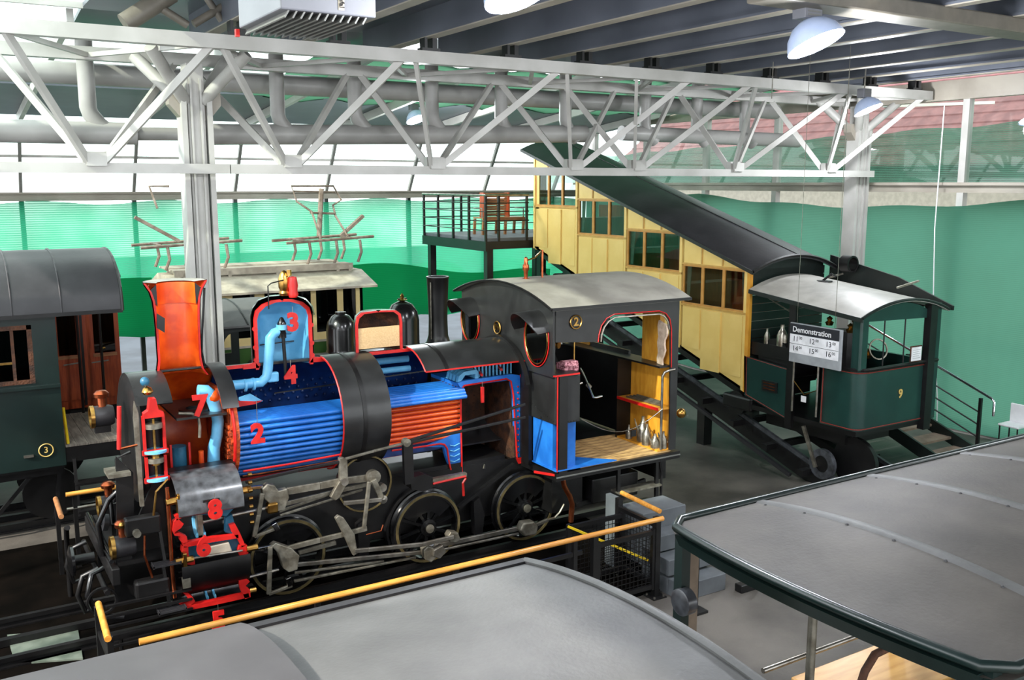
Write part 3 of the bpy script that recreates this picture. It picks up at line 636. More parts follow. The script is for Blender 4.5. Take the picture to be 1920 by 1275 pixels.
# blue water space cut at the firebox sides and crown
P(MB().prism([(5.74, 2.29), (5.8, 2.32), (6.43, 2.33), (6.5, 2.3), (6.54, 2.11), (6.56, 1.67), (6.6, 1.2), (6.72, 1.21), (6.73, 1.87), (6.69, 2.22), (6.65, 2.36), (6.51, 2.39), (5.8, 2.38), (5.69, 2.36)], 'Y', 10.6, 10.66), 'water_jacket', 'blue')
P(MB().tube([(5.74, 10.59, 1.15), (5.73, 10.59, 1.78), (5.73, 10.59, 2.26), (5.78, 10.59, 2.32), (6.1, 10.59, 2.33), (6.42, 10.59, 2.34), (6.49, 10.59, 2.3), (6.53, 10.59, 2.11), (6.56, 10.59, 1.67), (6.59, 10.59, 1.19)], .012, 6), 'section_edge', 'red')
P(MB().tube([(6.64, 10.59, 2.38), (6.69, 10.59, 2.13), (6.73, 10.59, 1.87), (6.74, 10.59, 1.18)], .010, 6), 'section_edge', 'red')
P(MB().prism([(6.56, 1.23), (6.74, 1.23), (6.74, 1.15), (6.6, 1.15)], 'Y', 10.57, 10.63), 'foundation_ring', 'red')
for k in range(12):
    for j in range(2):
        z = 1.3+.083*k; P(MB().sphere((6.605+.06*j, 10.595, z), .014, 6, 4), 'stay_bolt', 'red')
P(MB().prism([(5.23, 1.58), (5.62, 1.69), (5.73, 1.69), (5.73, 1.16), (5.68, 1.17), (5.6, 1.19), (5.52, 1.38), (5.48, 1.54)], 'Y', 10.6, 10.66), 'front_water_leg', 'blue')
P(MB().tube([(4.74, 10.58, 1.61), (5.15, 10.58, 1.6), (5.42, 10.58, 1.6), (5.48, 10.58, 1.58), (5.52, 10.58, 1.52), (5.55, 10.58, 1.31), (5.57, 10.58, 1.23)], .012, 6), 'section_edge', 'red')
for k in range(4): P(MB().tube([(5.56, 10.58, 1.56-.07*k), (5.62, 10.58, 1.54-.07*k), (5.7, 10.58, 1.565-.07*k)], .008, 5), 'stay', 'blue_light')
for i in range(11):
    for j in range(2): P(MB().cyl((6.02+.055*i, 10.72+.2*j, 2.38), (6.02+.055*i, 10.72+.2*j, 2.72), .013, 8), 'crown_stay', 'blue_light')
for j in range(4):
    y = 10.68+.09*j
    P(MB().prism([(5.72, 2.36), (5.74, 2.44), (5.82, 2.49), (6.0, 2.5), (6.03, 2.46), (6.03, 2.38), (5.98, 2.38), (5.98, 2.44), (5.83, 2.44), (5.78, 2.38)], 'Y', y-.03, y+.03), 'crown_bar', 'blue_light')
P(MB().box(5.72, 6.6, 10.66, 11.42, 2.3, 2.345), 'crown_plate', 'blue')
P(MB().cyl((6.05, 10.6, 2.43), (6.1, 10.75, 2.45), .02, 8), 'crown_bolt', 'red'); P(MB().cyl((6.35, 10.6, 2.47), (6.4, 10.75, 2.48), .02, 8), 'crown_bolt', 'red')
# --- cab ---
arcp = roofarc(9.66, 12.24, 3.37, .25)
wall = [(9.76, 2.48), (9.76, 3.36)] + [p for p in roofarc(9.76, 12.14, 3.36, .23)][1:-1] + [(12.14, 3.36), (12.14, 1.25), (11.72, 1.25), (11.72, 2.2)] + [(YC+.72*math.sin(R(a)), ZB+.72*math.cos(R(a))) for a in range(75, -50, -12)] + [(10.38, 2.48)]
P(MB().prism(wall, 'X', 6.6, 6.635), 'front_wall', 'boiler_black')
for yy, zz, ry, rz in ((10.12, 2.93, .29, .36), (11.87, 2.96, .27, .32)):
    pts = [(6.585, yy+ry*math.cos(R(a)), zz+rz*math.sin(R(a))) for a in range(0, 360, 12)]
    g = P(MB().prism([(p[1], p[2]) for p in pts], 'X', 6.588, 6.598), 'window', 'glass_dark')
    P(MB().tube(pts, .007, 6, closed=True), 'window_rim', 'red', g)
    P(MB().tube([(6.58, yy+(p[1]-yy)*.9, zz+(p[2]-zz)*.9) for p in pts], .008, 6, closed=True), 'brass_rim', 'brass', g)
    A = [(6.6, yy+ry*1.05*math.cos(R(a)), zz+rz*1.05*math.sin(R(a))) for a in range(20, 161, 10)]
    B_ = [(6.6-.34*math.sin(R(a))**.6, q[1], q[2]-.02) for q, a in zip(A, range(20, 161, 10))]
    P(MB().shell(A, B_, [(x, yy+(y-yy)*.96, z-.012) for x, y, z in A], [(x, yy+(y-yy)*.96, z-.012) for x, y, z in B_]), 'window_hood', 'boiler_black', g, smooth=50)
P(MB().lathe((6.598, 11.1, 2.95), (-1,0,0), [(0, 0), (.085, 0), (.085, .012), (0, .012)], 20), 'round_plate', 'black_gloss')
P(MB().tube([(6.582, 11.1+.085*math.cos(R(a)), 2.95+.085*math.sin(R(a))) for a in range(0, 360, 18)], .01, 5, closed=True), 'plate_rim', 'brass')
text('W', 'plate_letter', 'brass', LO, (6.582, 11.1, 2.95), (0,-1,0), UP, .12, .004)
side = [(6.635, 2.93), (7.30, 2.88), (7.31, 2.97), (7.35, 3.08), (7.42, 3.16), (7.54, 3.21), (8.3, 3.2), (8.41, 3.16), (8.48, 3.08), (8.51, 2.95), (8.53, 2.4), (8.55, 1.25), (8.66, 1.25), (8.66, 3.37), (6.635, 3.37)]
P(MB().prism(side, 'Y', 9.745, 9.77), 'side_wall', 'boiler_black')
P(MB().tube([(x, 9.74, z) for x, z in ((7.29, 2.88), (7.3, 2.97), (7.34, 3.09), (7.42, 3.18), (7.54, 3.225), (8.3, 3.215), (8.42, 3.17), (8.49, 3.09), (8.525, 2.95), (8.54, 2.42))], .008, 5), 'window_trim', 'red')
P(MB().tube([(x, 9.735, z) for x, z in ((7.33, 2.88), (7.34, 2.97), (7.38, 3.07), (7.45, 3.14), (7.55, 3.185), (8.29, 3.175), (8.38, 3.14), (8.45, 3.06), (8.48, 2.95))], .012, 6), 'window_bead', 'steel')
P(MB().prism([(6.635, 1.25), (7.2, 1.25), (7.2, 2.5), (7.4, 3.1), (7.6, 3.2), (8.2, 3.2), (8.4, 3.1), (8.5, 2.5), (8.5, 2.2), (7.2, 2.2), (7.2, 1.25), (8.66, 1.25), (8.66, 3.37), (6.635, 3.37)], 'Y', 12.12, 12.14), 'side_wall', 'black')
P(MB().box(7.1, 8.6, 12.08, 12.12, 1.25, 2.42), 'side_wall', 'black')
A = [(6.52, y, z) for y, z in arcp]; B_ = [(8.8, y, z) for y, z in arcp]
rf = P(MB().shell(A, B_, [(6.52, y, z-.03) for y, z in arcp], [(8.8, y, z-.03) for y, z in arcp]), 'cab_roof', 'cab_roof', smooth=40)
P(MB().tube([(6.52, y, z-.015) for y, z in arcp], .016, 6), 'roof_bead', 'black', rf)
P(MB().beam((6.52, 9.665, 3.36), (8.8, 9.665, 3.36), .02, .035), 'roof_bead', 'black', rf)
P(MB().beam((6.6, 9.74, 3.335), (8.66, 9.74, 3.335), .012, .012), 'roof_line', 'red', rf)
# whistle
P(MB().lathe((6.95, 10.95, 3.6), UP, [(.06, 0), (.06, .02), (.025, .03), (.03, .12), (.045, .14), (.045, .2), (.03, .22), (.025, .3), (0, .32)], 14), 'whistle', 'copper', smooth=40)
P(MB().tube([(6.95, 10.95, 3.86), (7.1, 10.95, 3.9), (7.2, 10.95, 3.98)], .012, 6), 'whistle_arm', 'brass'); P(MB().tube([(7.22, 10.95, 3.6), (7.22, 10.95, 4.0)], .014, 6), 'whistle_pipe', 'copper')
# number plate on the cab side
P(MB().lathe((6.93, 9.745, 3.17), (0,-1,0), [(0, 0), (.085, 0), (.085, .012), (0, .012)], 24), 'number_plate', 'black_gloss')
P(MB().tube([(6.93+.085*math.cos(R(a)), 9.73, 3.17+.085*math.sin(R(a))) for a in range(0, 360, 15)], .010, 6, closed=True), 'plate_rim', 'brass')
text('2', 'plate_number', 'brass', LO, (6.93, 9.728, 3.17), XA, UP, .15, .005, .004)
# floor and tank
P(MB().box(6.64, 8.72, 9.72, 12.16, 1.12, 1.22), 'cab_floor', 'black')
for k in range(9): P(MB().box(7.06, 8.6, 9.78+.12*k, 9.893+.12*k, 1.22, 1.245), 'floor_board', 'wood_floor')
P(MB().box(6.64, 8.72, 9.705, 9.72, 1.165, 1.18), 'step_edge', 'roof_grey')
P(MB().prism([(6.64, 9.73), (7.62, 9.73), (7.05, 10.3), (6.64, 10.3)], 'Z', 1.245, 1.262), 'tank_floor', 'blue')
P(MB().box(6.66, 7.02, 9.84, 10.3, 1.25, 1.9), 'tank_inside', 'blue')
P(MB().box(6.64, 7.03, 9.76, 10.32, 1.86, 2.48), 'side_tank', 'boiler_black', bevel=.01)
b = MB()
for k in range(12): b.sphere((6.638, 9.8+.045*k, 1.9+.012*k), .008, 5, 3)
for k in range(8): b.sphere((6.66+.045*k, 9.755, 1.88), .008, 5, 3)
P(b, 'tank_rivets', 'black', kind='stuff')
P(MB().box(6.62, 7.0, 9.74, 10.4, 2.48, 2.52), 'tank_top', 'black')
P(MB().beam((6.62, 9.735, 2.5), (7.0, 9.735, 2.5), .012, .02), 'tank_line', 'red'); P(MB().beam((6.615, 9.74, 2.5), (6.615, 10.4, 2.5), .012, .02), 'tank_line', 'red')
P(MB().beam((6.66, 9.735, 1.24), (6.66, 9.735, 2.5), .012, .012), 'tank_line', 'red')
P(MB().box(6.69, 6.82, 9.735, 9.8, 1.2, 2.48), 'corner_post', 'black')
P(MB().beam((6.55, 10.1, 1.17), (6.66, 9.73, 1.2), .02, .03), 'section_edge', 'red')
P(MB().box(6.6, 6.66, 10.32, 10.5, 1.2, 2.48), 'cab_pillar', 'black')
# backhead and fittings
bh = [(10.4, 1.25)] + [(YC+.56*math.cos(R(a)), 2.15+.58*math.sin(R(a))) for a in range(180, -1, -12)] + [(11.5, 1.25)]
P(MB().prism(bh, 'X', 6.64, 7.2), 'backhead', 'black')
P(MB().lathe((7.2, YC, 1.75), XA, [(0, 0), (.22, 0), (.2, .04), (0, .05)], 20), 'fire_door', 'black')
P(MB().tube([(7.16, 9.95, 2.52), (7.21, 9.95, 2.44), (7.3, 9.95, 2.27), (7.38, 9.95, 2.1), (7.43, 9.95, 2.09), (7.52, 9.95, 2.1)], .014, 8), 'reverser_crank', 'chrome', smooth=60)
P(MB().tube([(6.89, 9.9, 2.29), (7.04, 9.9, 2.3), (7.16, 9.9, 2.33)], .014, 8), 'reverser_handle', 'steel', smooth=60)
P(MB().cyl((7.32, 10, 2.27), (7.36, 10, 2.23), .03, 10), 'crank_boss', 'steel')
P(MB().tube([(7.06, 9.95, 2.88), (7.06, 9.95, 2.44)], .012, 6), 'gauge_column', 'brass')
for q in (0, 1, 2): P(MB().lathe((6.9+.13*q, 10.5, 2.75), (.5,-1,0), [(0, 0), (.05, 0), (.055, .03), (.05, .04), (0, .04)], 14), 'pressure_gauge', 'brass', smooth=40)
P(MB().box(6.88, 7.1, 9.9, 10.1, 2.5, 2.6).box(6.86, 7.06, 9.86, 9.98, 2.58, 2.64), 'rag', 'cloth_pink')
# rear cabinet
P(MB().box(8.6, 8.64, 9.77, 10.7, 1.245, 2.42), 'rear_wall', 'ochre'); P(MB().box(8.6, 8.64, 10.7, 12.1, 1.245, 2.42), 'rear_wall', 'black')
P(MB().box(8.35, 8.6, 10.68, 10.71, 1.245, 2.42), 'cabinet_side', 'black')
P(MB().box(8.36, 8.6, 9.775, 10.68, 1.83, 1.86), 'cabinet_shelf', 'ochre'); P(MB().box(8.345, 8.36, 9.775, 10.68, 1.825, 1.865), 'shelf_edge', 'red')
P(MB().box(8.36, 8.6, 9.775, 10.68, 1.245, 1.27), 'cabinet_floor', 'ochre')
P(MB().box(8.36, 8.66, 9.775, 12.1, 2.42, 2.445), 'cabinet_top', 'black')
P(MB().box(8.56, 8.64, 10.02, 10.4, 2.445, 3.4), 'window_post', 'ochre'); P(MB().box(8.56, 8.64, 9.76, 10.02, 2.445, 2.85), 'window_panel', 'ochre'); P(MB().box(8.58, 8.64, 11.7, 12.12, 2.445, 3.4), 'window_post', 'ochre')
P(MB().tube([(8.42, 9.78, 1.27), (8.42, 9.78, 2.3), (8.44, 9.76, 2.36), (8.5, 9.745, 2.38), (8.6, 9.74, 2.39)], .018, 8), 'grab_rail', 'steel', smooth=60)
P(MB().tube([(7.02+1.36*i/12, 9.72, 1.9-.16*math.sin(math.pi*i/12)*1.5-(0.04*i/12)) for i in range(13)], .006, 6), 'safety_chain', 'steel', smooth=60)
P(MB().box(7.84, 7.92, 9.7, 9.715, 1.55, 1.64), 'chain_tag', 'black')
P(MB().box(8.6, 8.64, 10.75, 12.1, 2.445, 2.5), 'rear_sill', 'black')
# --- rods and valve gear on the near side ---
def bar(m, th, Y, *pp, name='rod', w=.035):
    for p, q in zip(pp, pp[1:]): P(MB().beam(p, q, w, th), name, m, bevel=.006)
YR_ = 10.1
bar('steel_rough', .085, YR_, (3.23, 10.1, 1.48), (3.62, 10.1, 1.48), (3.91, 10.1, 1.49), (4.27, 10.1, 1.47), name='valve_rod')
bar('steel_rough', .05, 10.15, (3.19, 10.15, 1.32), (3.77, 10.15, 1.36), (4.23, 10.15, 1.38), name='radius_rod')
bar('chrome', .04, 10.1, (2.77, 10.1, 1.59), (2.96, 10.1, 1.58), name='piston_rod', w=.04)
P(MB().prism([(2.94, 1.57), (3, 1.62), (3.08, 1.59), (3.12, 1.52), (3.22, 1.53), (3.24, 1.42), (3.18, 1.28), (3.03, 1.29), (3.01, 1.4), (2.95, 1.46)], 'Y', 10.04, 10.14), 'crosshead', 'steel_rough', bevel=.01)
P(MB().box(2.98, 3.1, 10.0, 10.1, 1.28, 1.4), 'crosshead_pin', 'brass', bevel=.02)
bar('steel_rough', .05, 10.05, (2.93, 10.03, 1.53), (2.88, 10.03, 1.29), (2.82, 10.03, 1.05), name='drop_arm')
bar('steel_rough', .035, 10.05, (2.82, 10.03, 1.05), (3.08, 10.03, 1.1), name='union_link')
bar('chrome', .06, 10.05, (3.04, 10.02, 1.17), (3.08, 10.02, 1.08), name='oil_cup', w=.06)
P(MB().prism([(3.84, 1.79), (3.89, 1.79), (3.94, 1.76), (3.94, 1.5), (3.89, 1.41), (3.83, 1.32), (3.78, 1.29), (3.72, 1.34), (3.77, 1.42), (3.84, 1.52)], 'Y', 10.03, 10.09), 'expansion_link', 'steel_rough', bevel=.008)
P(MB().lathe((3.88, 10, 1.51), (0,-1,0), [(0, -.06), (.045, -.06), (.045, .02), (0, .02)], 14), 'link_pin', 'steel')
P(MB().lathe((4.25, 10.02, 1.5), (0,-1,0), [(0, -.05), (.085, -.05), (.085, .02), (0, .03)], 18), 'eccentric_disc', 'steel_rough', smooth=40)
bar('steel_rough', .07, 10.0, (4.23, 9.98, 1.48), (4.33, 9.98, 1.23), name='return_crank')
P(MB().lathe((4.35, 10, 1.36), (0,-1,0), [(0, -.05), (.05, -.05), (.05, .02), (0, .02)], 14), 'crank_pin', 'steel')
P(MB().lathe((4.35, 10, 1.22), (0,-1,0), [(0, -.05), (.05, -.05), (.05, .03), (0, .04)], 14), 'crank_pin', 'steel')
bar('steel', .05, 9.98, (3.85, 9.96, 1.27), (4.32, 9.96, 1.23), name='eccentric_rod')
bar('steel_rough', .045, 9.96, (4.16, 9.94, 1.48), (4.08, 9.94, 0.93), name='lifting_link')
bar('steel_rough', .06, 10.05, (3.18, 10.05, 0.83), (3.58, 10.05, 0.85), (3.84, 10.05, 0.86), (4.16, 10.05, 0.88), name='valve_rod')
bar('steel_rough', .05, 10.1, (3.34, 10.1, 0.73), (3.79, 10.1, 0.76), name='radius_rod')
P(MB().prism([(3.76, 1.09), (3.8, 1.12), (3.86, 1.08), (3.99, 0.85), (4.02, 0.61), (3.97, 0.59), (3.94, 0.66), (3.87, 0.84)], 'Y', 10.0, 10.06), 'rocker_arm', 'steel_rough', bevel=.008)
bar('steel', .05, 9.98, (3.97, 9.98, 0.66), (4.14, 9.98, 0.64), (4.85, 9.98, 0.56), (5.28, 9.98, 0.57), name='drive_rod')
P(MB().prism([(3, 0.91), (3.05, 0.94), (3.14, 0.89), (3.23, 0.84), (3.32, 0.73), (3.29, 0.57), (3.19, 0.56), (3.13, 0.62), (3.08, 0.8)], 'Y', 10.0, 10.1), 'crosshead', 'steel_rough', bevel=.01)
bar('chrome', .04, 10.05, (2.83, 10.05, 0.89), (3.01, 10.05, 0.89), name='piston_rod', w=.04)
bar('steel_rough', .05, 10.0, (2.98, 9.98, 0.92), (2.96, 9.98, 0.64), (2.94, 9.98, 0.37), name='drop_arm')
bar('steel_rough', .035, 10.0, (2.94, 9.98, 0.37), (3.21, 9.98, 0.41), name='union_link')
bar('chrome', .06, 10.0, (3.16, 9.97, 0.52), (3.18, 9.97, 0.42), name='oil_cup', w=.06)
bar('steel', .05, 10.05, (3.27, 10.12, 0.59), (4.98, 10.12, 0.39), name='connecting_rod')
bar('steel_rough', .03, 10.05, (3.3, 10.15, 0.48), (4.41, 10.15, 0.38), name='connecting_rod')
bar('steel_rough', .03, 10.05, (3.29, 10.15, 0.38), (4.84, 10.15, 0.34), name='brake_rod')
bar('steel_rough', .035, 10.12, (3.16, 10.2, 1.23), (3.78, 10.2, 1.33), name='guide_rod'); bar('steel_rough', .03, 10.12, (3.17, 10.2, 1.18), (4.18, 10.2, 1.31), name='guide_rod')
bar('steel', .06, 10.12, (5.1, 10.15, 0.43), (5.75, 10.15, 0.42), (6.36, 10.15, 0.42), name='coupling_rod'); bar('steel', .03, 10.12, (5.21, 10.15, 0.36), (6.34, 10.15, 0.35), name='coupling_rod')
P(MB().prism([(4.88, 0.47), (4.94, 0.51), (5.03, 0.46), (5.05, 0.33), (4.98, 0.29), (4.91, 0.34)], 'Y', 10.0, 10.12), 'big_end', 'steel_rough', bevel=.01)
P(MB().prism([(5, 0.46), (5.12, 0.5), (5.17, 0.4), (5.08, 0.33), (4.99, 0.38)], 'Y', 9.96, 10.06), 'crank_arm', 'steel', bevel=.01)
P(MB().prism([(5.22, 0.58), (5.26, 0.63), (5.36, 0.6), (5.39, 0.51), (5.33, 0.47), (5.24, 0.5)], 'Y', 10.0, 10.12), 'big_end', 'steel_rough', bevel=.01)
P(MB().prism([(6.29, 0.43), (6.34, 0.53), (6.5, 0.52), (6.57, 0.44), (6.54, 0.33), (6.37, 0.34)], 'Y', 10.02, 10.16), 'big_end', 'steel_rough', bevel=.02)
bar('steel', .045, 10.1, (6.55, 10.1, 0.43), (6.77, 10.1, 0.47), name='sand_pipe'); P(MB().tube([(6.77, 10.1, 0.47), (6.88, 10.1, 0.48), (6.96, 10.1, 0.54), (7.03, 10.1, 0.64)], .015, 6), 'sand_pipe', 'steel_rough')
bar('black', .035, 10.2, (2.76, 10.05, 1.68), (3.36, 10.05, 1.72), (3.86, 10.05, 1.74), name='reach_rod', w=.03); bar('steel_rough', .03, 10.2, (3.9, 10, 1.78), (4.25, 10, 1.82), (4.68, 10, 1.86), name='reach_rod', w=.03)
bar('black', .035, 10.2, (4.67, 9.98, 1.88), (6.33, 9.98, 2.13), name='reach_rod', w=.03); bar('black', .035, 10.2, (4.67, 9.98, 1.86), (6.33, 9.98, 1.96), name='reach_rod', w=.03)
P(MB().lathe((4.66, 9.97, 1.87), (0,-1,0), [(0, -.05), (.05, -.05), (.05, .02), (0, .03)], 14), 'rod_pin', 'steel_rough')
P(MB().prism([(4.65, 1.84), (4.77, 1.83), (4.78, 1.33), (4.66, 1.33)], 'Y', 10.03, 10.09), 'rod_bracket', 'black')
P(MB().prism([(4.78, 1.36), (4.97, 1.38), (5.09, 1.33), (5.09, 1.19), (4.96, 1.16), (4.8, 1.22)], 'Y', 10.15, 10.3), 'lifting_box', 'black')
P(MB().prism([(5.07, 1.3), (5.57, 1.3), (5.57, 1.25), (5.12, 1.23)], 'Y', 10.15, 10.22), 'running_board', 'steel_rough')
P(MB().tube([(5.09, 10.15, 1.24), (5.55, 10.15, 1.26), (5.55, 10.15, 1.23), (5.51, 10.15, 1.18), (5.52, 10.15, 1.01)], .016, 5), 'section_edge', 'red')
P(MB().tube([(2.78, 10.2, 1.76), (3.29, 10.2, 1.76), (3.93, 10.2, 1.78)], .012, 6), 'section_edge', 'red'); P(MB().tube([(2.76, 10.15, 1.72), (3.3, 10.15, 1.72), (3.86, 10.15, 1.73)], .008, 6), 'grease_pipe', 'copper')
P(MB().tube([(4.13, 10, 0.82), (4.32, 10, 0.83), (4.35, 10, 0.9)], .009, 6), 'oil_pipe', 'copper')
P(MB().tube([(6.86, 9.9, 1.11), (6.89, 9.9, 0.97), (6.98, 9.9, 0.82), (7.02, 9.9, 0.7), (7, 9.9, 0.46)], .036, 12), 'copper_pipe', 'copper', smooth=60)
# --- cylinders, sectioned ---
def cyl_half(x0, x1, z, r):
    P(MB().lathe((0, 10.12, z), XA, [(r, x0), (r, x1)], 20, -180, 0, ref=UP), 'cylinder_bore', 'black', smooth=50)
    P(MB().lathe((0, 10.12, z), XA, [(r+.06, x0), (r+.06, x1)], 20, -180, 0, ref=UP), 'cylinder_wall', 'black', smooth=50)
A = [(Vector((2.0, 10.2-.36*math.sin(R(t)), 1.5+.36*math.cos(R(t))))) for t in range(-20, 96, 8)]
B_ = [v+Vector((.68, 0, 0)) for v in A]
P(MB().shell(A, B_, [v+Vector((0, .015, -.015)) for v in A], [v+Vector((0, .015, -.015)) for v in B_]), 'cylinder_casing', 'casing', smooth=40)
P(MB().box(2.25, 2.42, 9.83, 9.845, 1.6, 1.625), 'casing_slot', 'black')
A = [(Vector((2.0, 10.2-.36*math.sin(R(t)), .86+.36*math.cos(R(t))))) for t in range(78, 151, 8)]
B_ = [v+Vector((.72, 0, 0)) for v in A]
P(MB().shell(A, B_, [v+Vector((0, .015, .0)) for v in A], [v+Vector((0, .015, .0)) for v in B_]), 'cylinder_casing', 'black', smooth=40)
P(MB().prism([(1.99, 0.83), (2.08, 0.83), (2.08, 0.7), (2, 0.7)], 'Y', 9.845, 9.855), 'casing_plate', 'steel_rough')
P(MB().box(1.97, 2.72, 10.28, 10.45, .4, 1.85), 'cylinder_block', 'black')
cyl_half(2.02, 2.66, 1.30, .18); cyl_half(2.02, 2.68, .55, .16)
# upper section (8)
P(MB().prism([(1.97, 1.48), (2.07, 1.52), (2.37, 1.51), (2.63, 1.52), (2.63, 1.47), (2.37, 1.46), (2.07, 1.46), (1.99, 1.43)], 'Y', 9.92, 9.98), 'section_edge', 'red')
P(MB().prism([(2.11, 1.53), (2.64, 1.52), (2.6, 1.43), (2.52, 1.36), (2.11, 1.46)], 'Y', 9.98, 10.05), 'steam_port', 'blue_teal')
P(MB().prism([(1.96, 1.42), (2, 1.45), (2.06, 1.38), (2.03, 1.34), (1.97, 1.31), (1.96, 1.29), (2.01, 1.29), (2.08, 1.24), (2.09, 1.18), (2.05, 1.16), (2.01, 1.21), (2.02, 1.25), (1.96, 1.27), (1.94, 1.33)], 'Y', 9.92, 9.99), 'section_edge', 'red')
P(MB().prism([(2.03, 1.17), (2.36, 1.17), (2.62, 1.15), (2.62, 1.11), (2.35, 1.12), (2.05, 1.12)], 'Y', 9.92, 9.99), 'section_edge', 'red')
P(MB().prism([(2.53, 1.27), (2.59, 1.28), (2.64, 1.16), (2.69, 1.01), (2.65, 1), (2.61, 1.1), (2.56, 1.18)], 'Y', 9.92, 9.99), 'section_edge', 'red')
P(MB().prism([(2.51, 1.34), (2.58, 1.37), (2.62, 1.17), (2.59, 1.14), (2.5, 1.18)], 'Y', 9.98, 10.05), 'steam_port', 'blue_teal')
for px_ in (2.22, 2.30): P(MB().lathe((px_, 10.12, 1.3), XA, [(.13, 0), (.172, 0), (.172, .025), (.13, .025)], 20, -180, 0, ref=UP, close=True), 'piston_ring', 'blue_light', smooth=40)
P(MB().lathe((2.245, 10.12, 1.3), XA, [(0, 0), (.155, 0), (.155, .055), (0, .055)], 20, -180, 0, ref=UP, close=True), 'piston', 'steel_rough', smooth=40)
P(MB().cyl((2.3, 10.1, 1.3), (3.0, 10.1, 1.33), .018, 8), 'piston_rod', 'steel')
# valve chest (6)
P(MB().prism([(2.08, 1.13), (2.62, 1.12), (2.65, 0.99), (2.61, 0.94), (2.16, 0.96), (2.09, 1)], 'Y', 10.0, 10.06), 'valve_chest', 'blue_teal')
P(MB().prism([(2.03, 1.14), (2.09, 1.12), (2.09, 1.01), (2.15, 0.97), (2.15, 0.9), (2.07, 0.93), (2.05, 1.03), (2.02, 1.08)], 'Y', 9.92, 9.99), 'section_edge', 'red')
P(MB().prism([(2.63, 1.02), (2.71, 1.01), (2.72, 0.9), (2.63, 0.9), (2.61, 0.97)], 'Y', 9.92, 9.99), 'section_edge', 'red')
P(MB().prism([(2.3, 1.07), (2.52, 1.08), (2.55, 0.97), (2.3, 0.95)], 'Y', 9.93, 10.0), 'slide_valve', 'weathered', bevel=.01)
P(MB().cyl((1.97, 9.9, 1), (2.65, 9.9, 0.97), .013, 8), 'valve_spindle', 'steel')
P(MB().cyl((1.95, 9.9, 0.99), (2.13, 9.9, 0.99), .035, 10), 'gland', 'brass'); P(MB().box(2.02, 2.06, 9.85, 9.95, .88, 1.08), 'gland_nut', 'brass', bevel=.01)
P(MB().cyl((2.7, 9.92, 0.97), (2.82, 9.92, 0.97), .035, 10), 'gland', 'brass')
P(MB().cyl((2.69, 10, 1.61), (2.8, 10, 1.61), .04, 10), 'gland', 'brass'); P(MB().cyl((1.9, 9.95, 1.63), (2.01, 9.95, 1.64), .04, 10), 'gland', 'brass'); P(MB().box(2.0, 2.03, 9.88, 9.98, 1.5, 1.72), 'gland_nut', 'brass', bevel=.01)
for k in range(7): P(MB().cyl((2.76, 9.95, 1.25+.09*k), (2.8, 9.95, 1.25+.09*k), .022, 8), 'cover_nut', 'brass')
# lower section (5)
P(MB().prism([(1.98, 0.47), (2.32, 0.46), (2.7, 0.46), (2.71, 0.41), (2.32, 0.41), (2.01, 0.42)], 'Y', 9.92, 9.99), 'section_edge', 'red')
P(MB().prism([(2.01, 0.63), (2.06, 0.61), (2.11, 0.55), (2.13, 0.5), (2.08, 0.47), (1.98, 0.46), (1.97, 0.5), (2.07, 0.52), (2.05, 0.57)], 'Y', 9.92, 9.99), 'section_edge', 'red')
P(MB().prism([(2.6, 0.63), (2.69, 0.63), (2.72, 0.59), (2.67, 0.55), (2.72, 0.49), (2.72, 0.41), (2.66, 0.4), (2.62, 0.51)], 'Y', 9.92, 9.99), 'section_edge', 'red')
for px_ in (2.30, 2.38): P(MB().lathe((px_, 10.12, .55), XA, [(.12, 0), (.152, 0), (.152, .02), (.12, .02)], 20, -180, 0, ref=UP, close=True), 'piston_ring', 'blue_light', smooth=40)
P(MB().cyl((2.72, 9.95, 0.47), (2.79, 9.95, 0.47), .03, 10), 'gland', 'brass'); P(MB().cyl((2.4, 10.1, .55), (3.1, 10.1, .58), .018, 8), 'piston_rod', 'steel')
# vertical drain pipes at the cylinder front
P(MB().tube([(1.92, 9.95, 1.79), (1.92, 9.95, 1.29), (1.92, 9.95, 0.94), (1.93, 9.95, 0.58)], .022, 8), 'drain_pipe', 'copper', smooth=60)
# --- front end ---
P(MB().box(1.34, 1.42, 10.0, 11.9, .82, 1.0), 'buffer_beam', 'black', bevel=.01)
P(MB().tube([(1.3, 10.3, .92), (1.18, 10.25, .9), (1.12, 10.2, .7), (1.2, 10.2, .45), (1.45, 10.15, .4)], .03, 8), 'brake_hose', 'black_gloss', smooth=60)
P(MB().cyl((1.36, 10.1, 1.05), (1.36, 11.8, 1.05), .022, 8), 'cross_pipe', 'black_gloss', smooth=50); P(MB().cyl((1.3, 10.1, .72), (1.3, 11.8, .72), .03, 8), 'cross_pipe', 'black', smooth=50)
P(MB().tube([(1.33, 10.45, 1.0), (1.3, 10.45, 1.35), (1.42, 10.45, 1.6), (1.6, 10.45, 1.75)], .03, 8), 'air_pipe', 'black_gloss', smooth=60); P(MB().tube([(1.5, 10.75, 1.02), (1.48, 10.75, 1.5), (1.62, 10.75, 1.62)], .022, 8), 'air_pipe', 'black', smooth=60)
P(MB().lathe((1.42, 10.62, 1.3), (-1,0,.2), [(0, 0), (.09, 0), (.09, .05), (.03, .06), (.03, .1), (0, .1)], 16), 'angle_cock', 'roof_dark', smooth=40); P(MB().sphere((1.48, 10.1, 1.42), .035, 8, 6), 'oil_cup', 'brass', smooth=60); P(MB().sphere((1.62, 10.12, 1.3), .03, 8, 6), 'oil_cup', 'brass', smooth=60)
P(MB().box(1.5, 1.85, 10.0, 10.12, 1.3, 1.5), 'lubricator', 'black', bevel=.02); P(MB().cyl((1.6, 10.0, 1.35), (1.6, 9.94, 1.35), .04, 10), 'lubricator_cap', 'steel_rough'); P(MB().box(1.55, 1.9, 9.96, 10.1, .62, .82), 'sand_valve', 'black', bevel=.03)
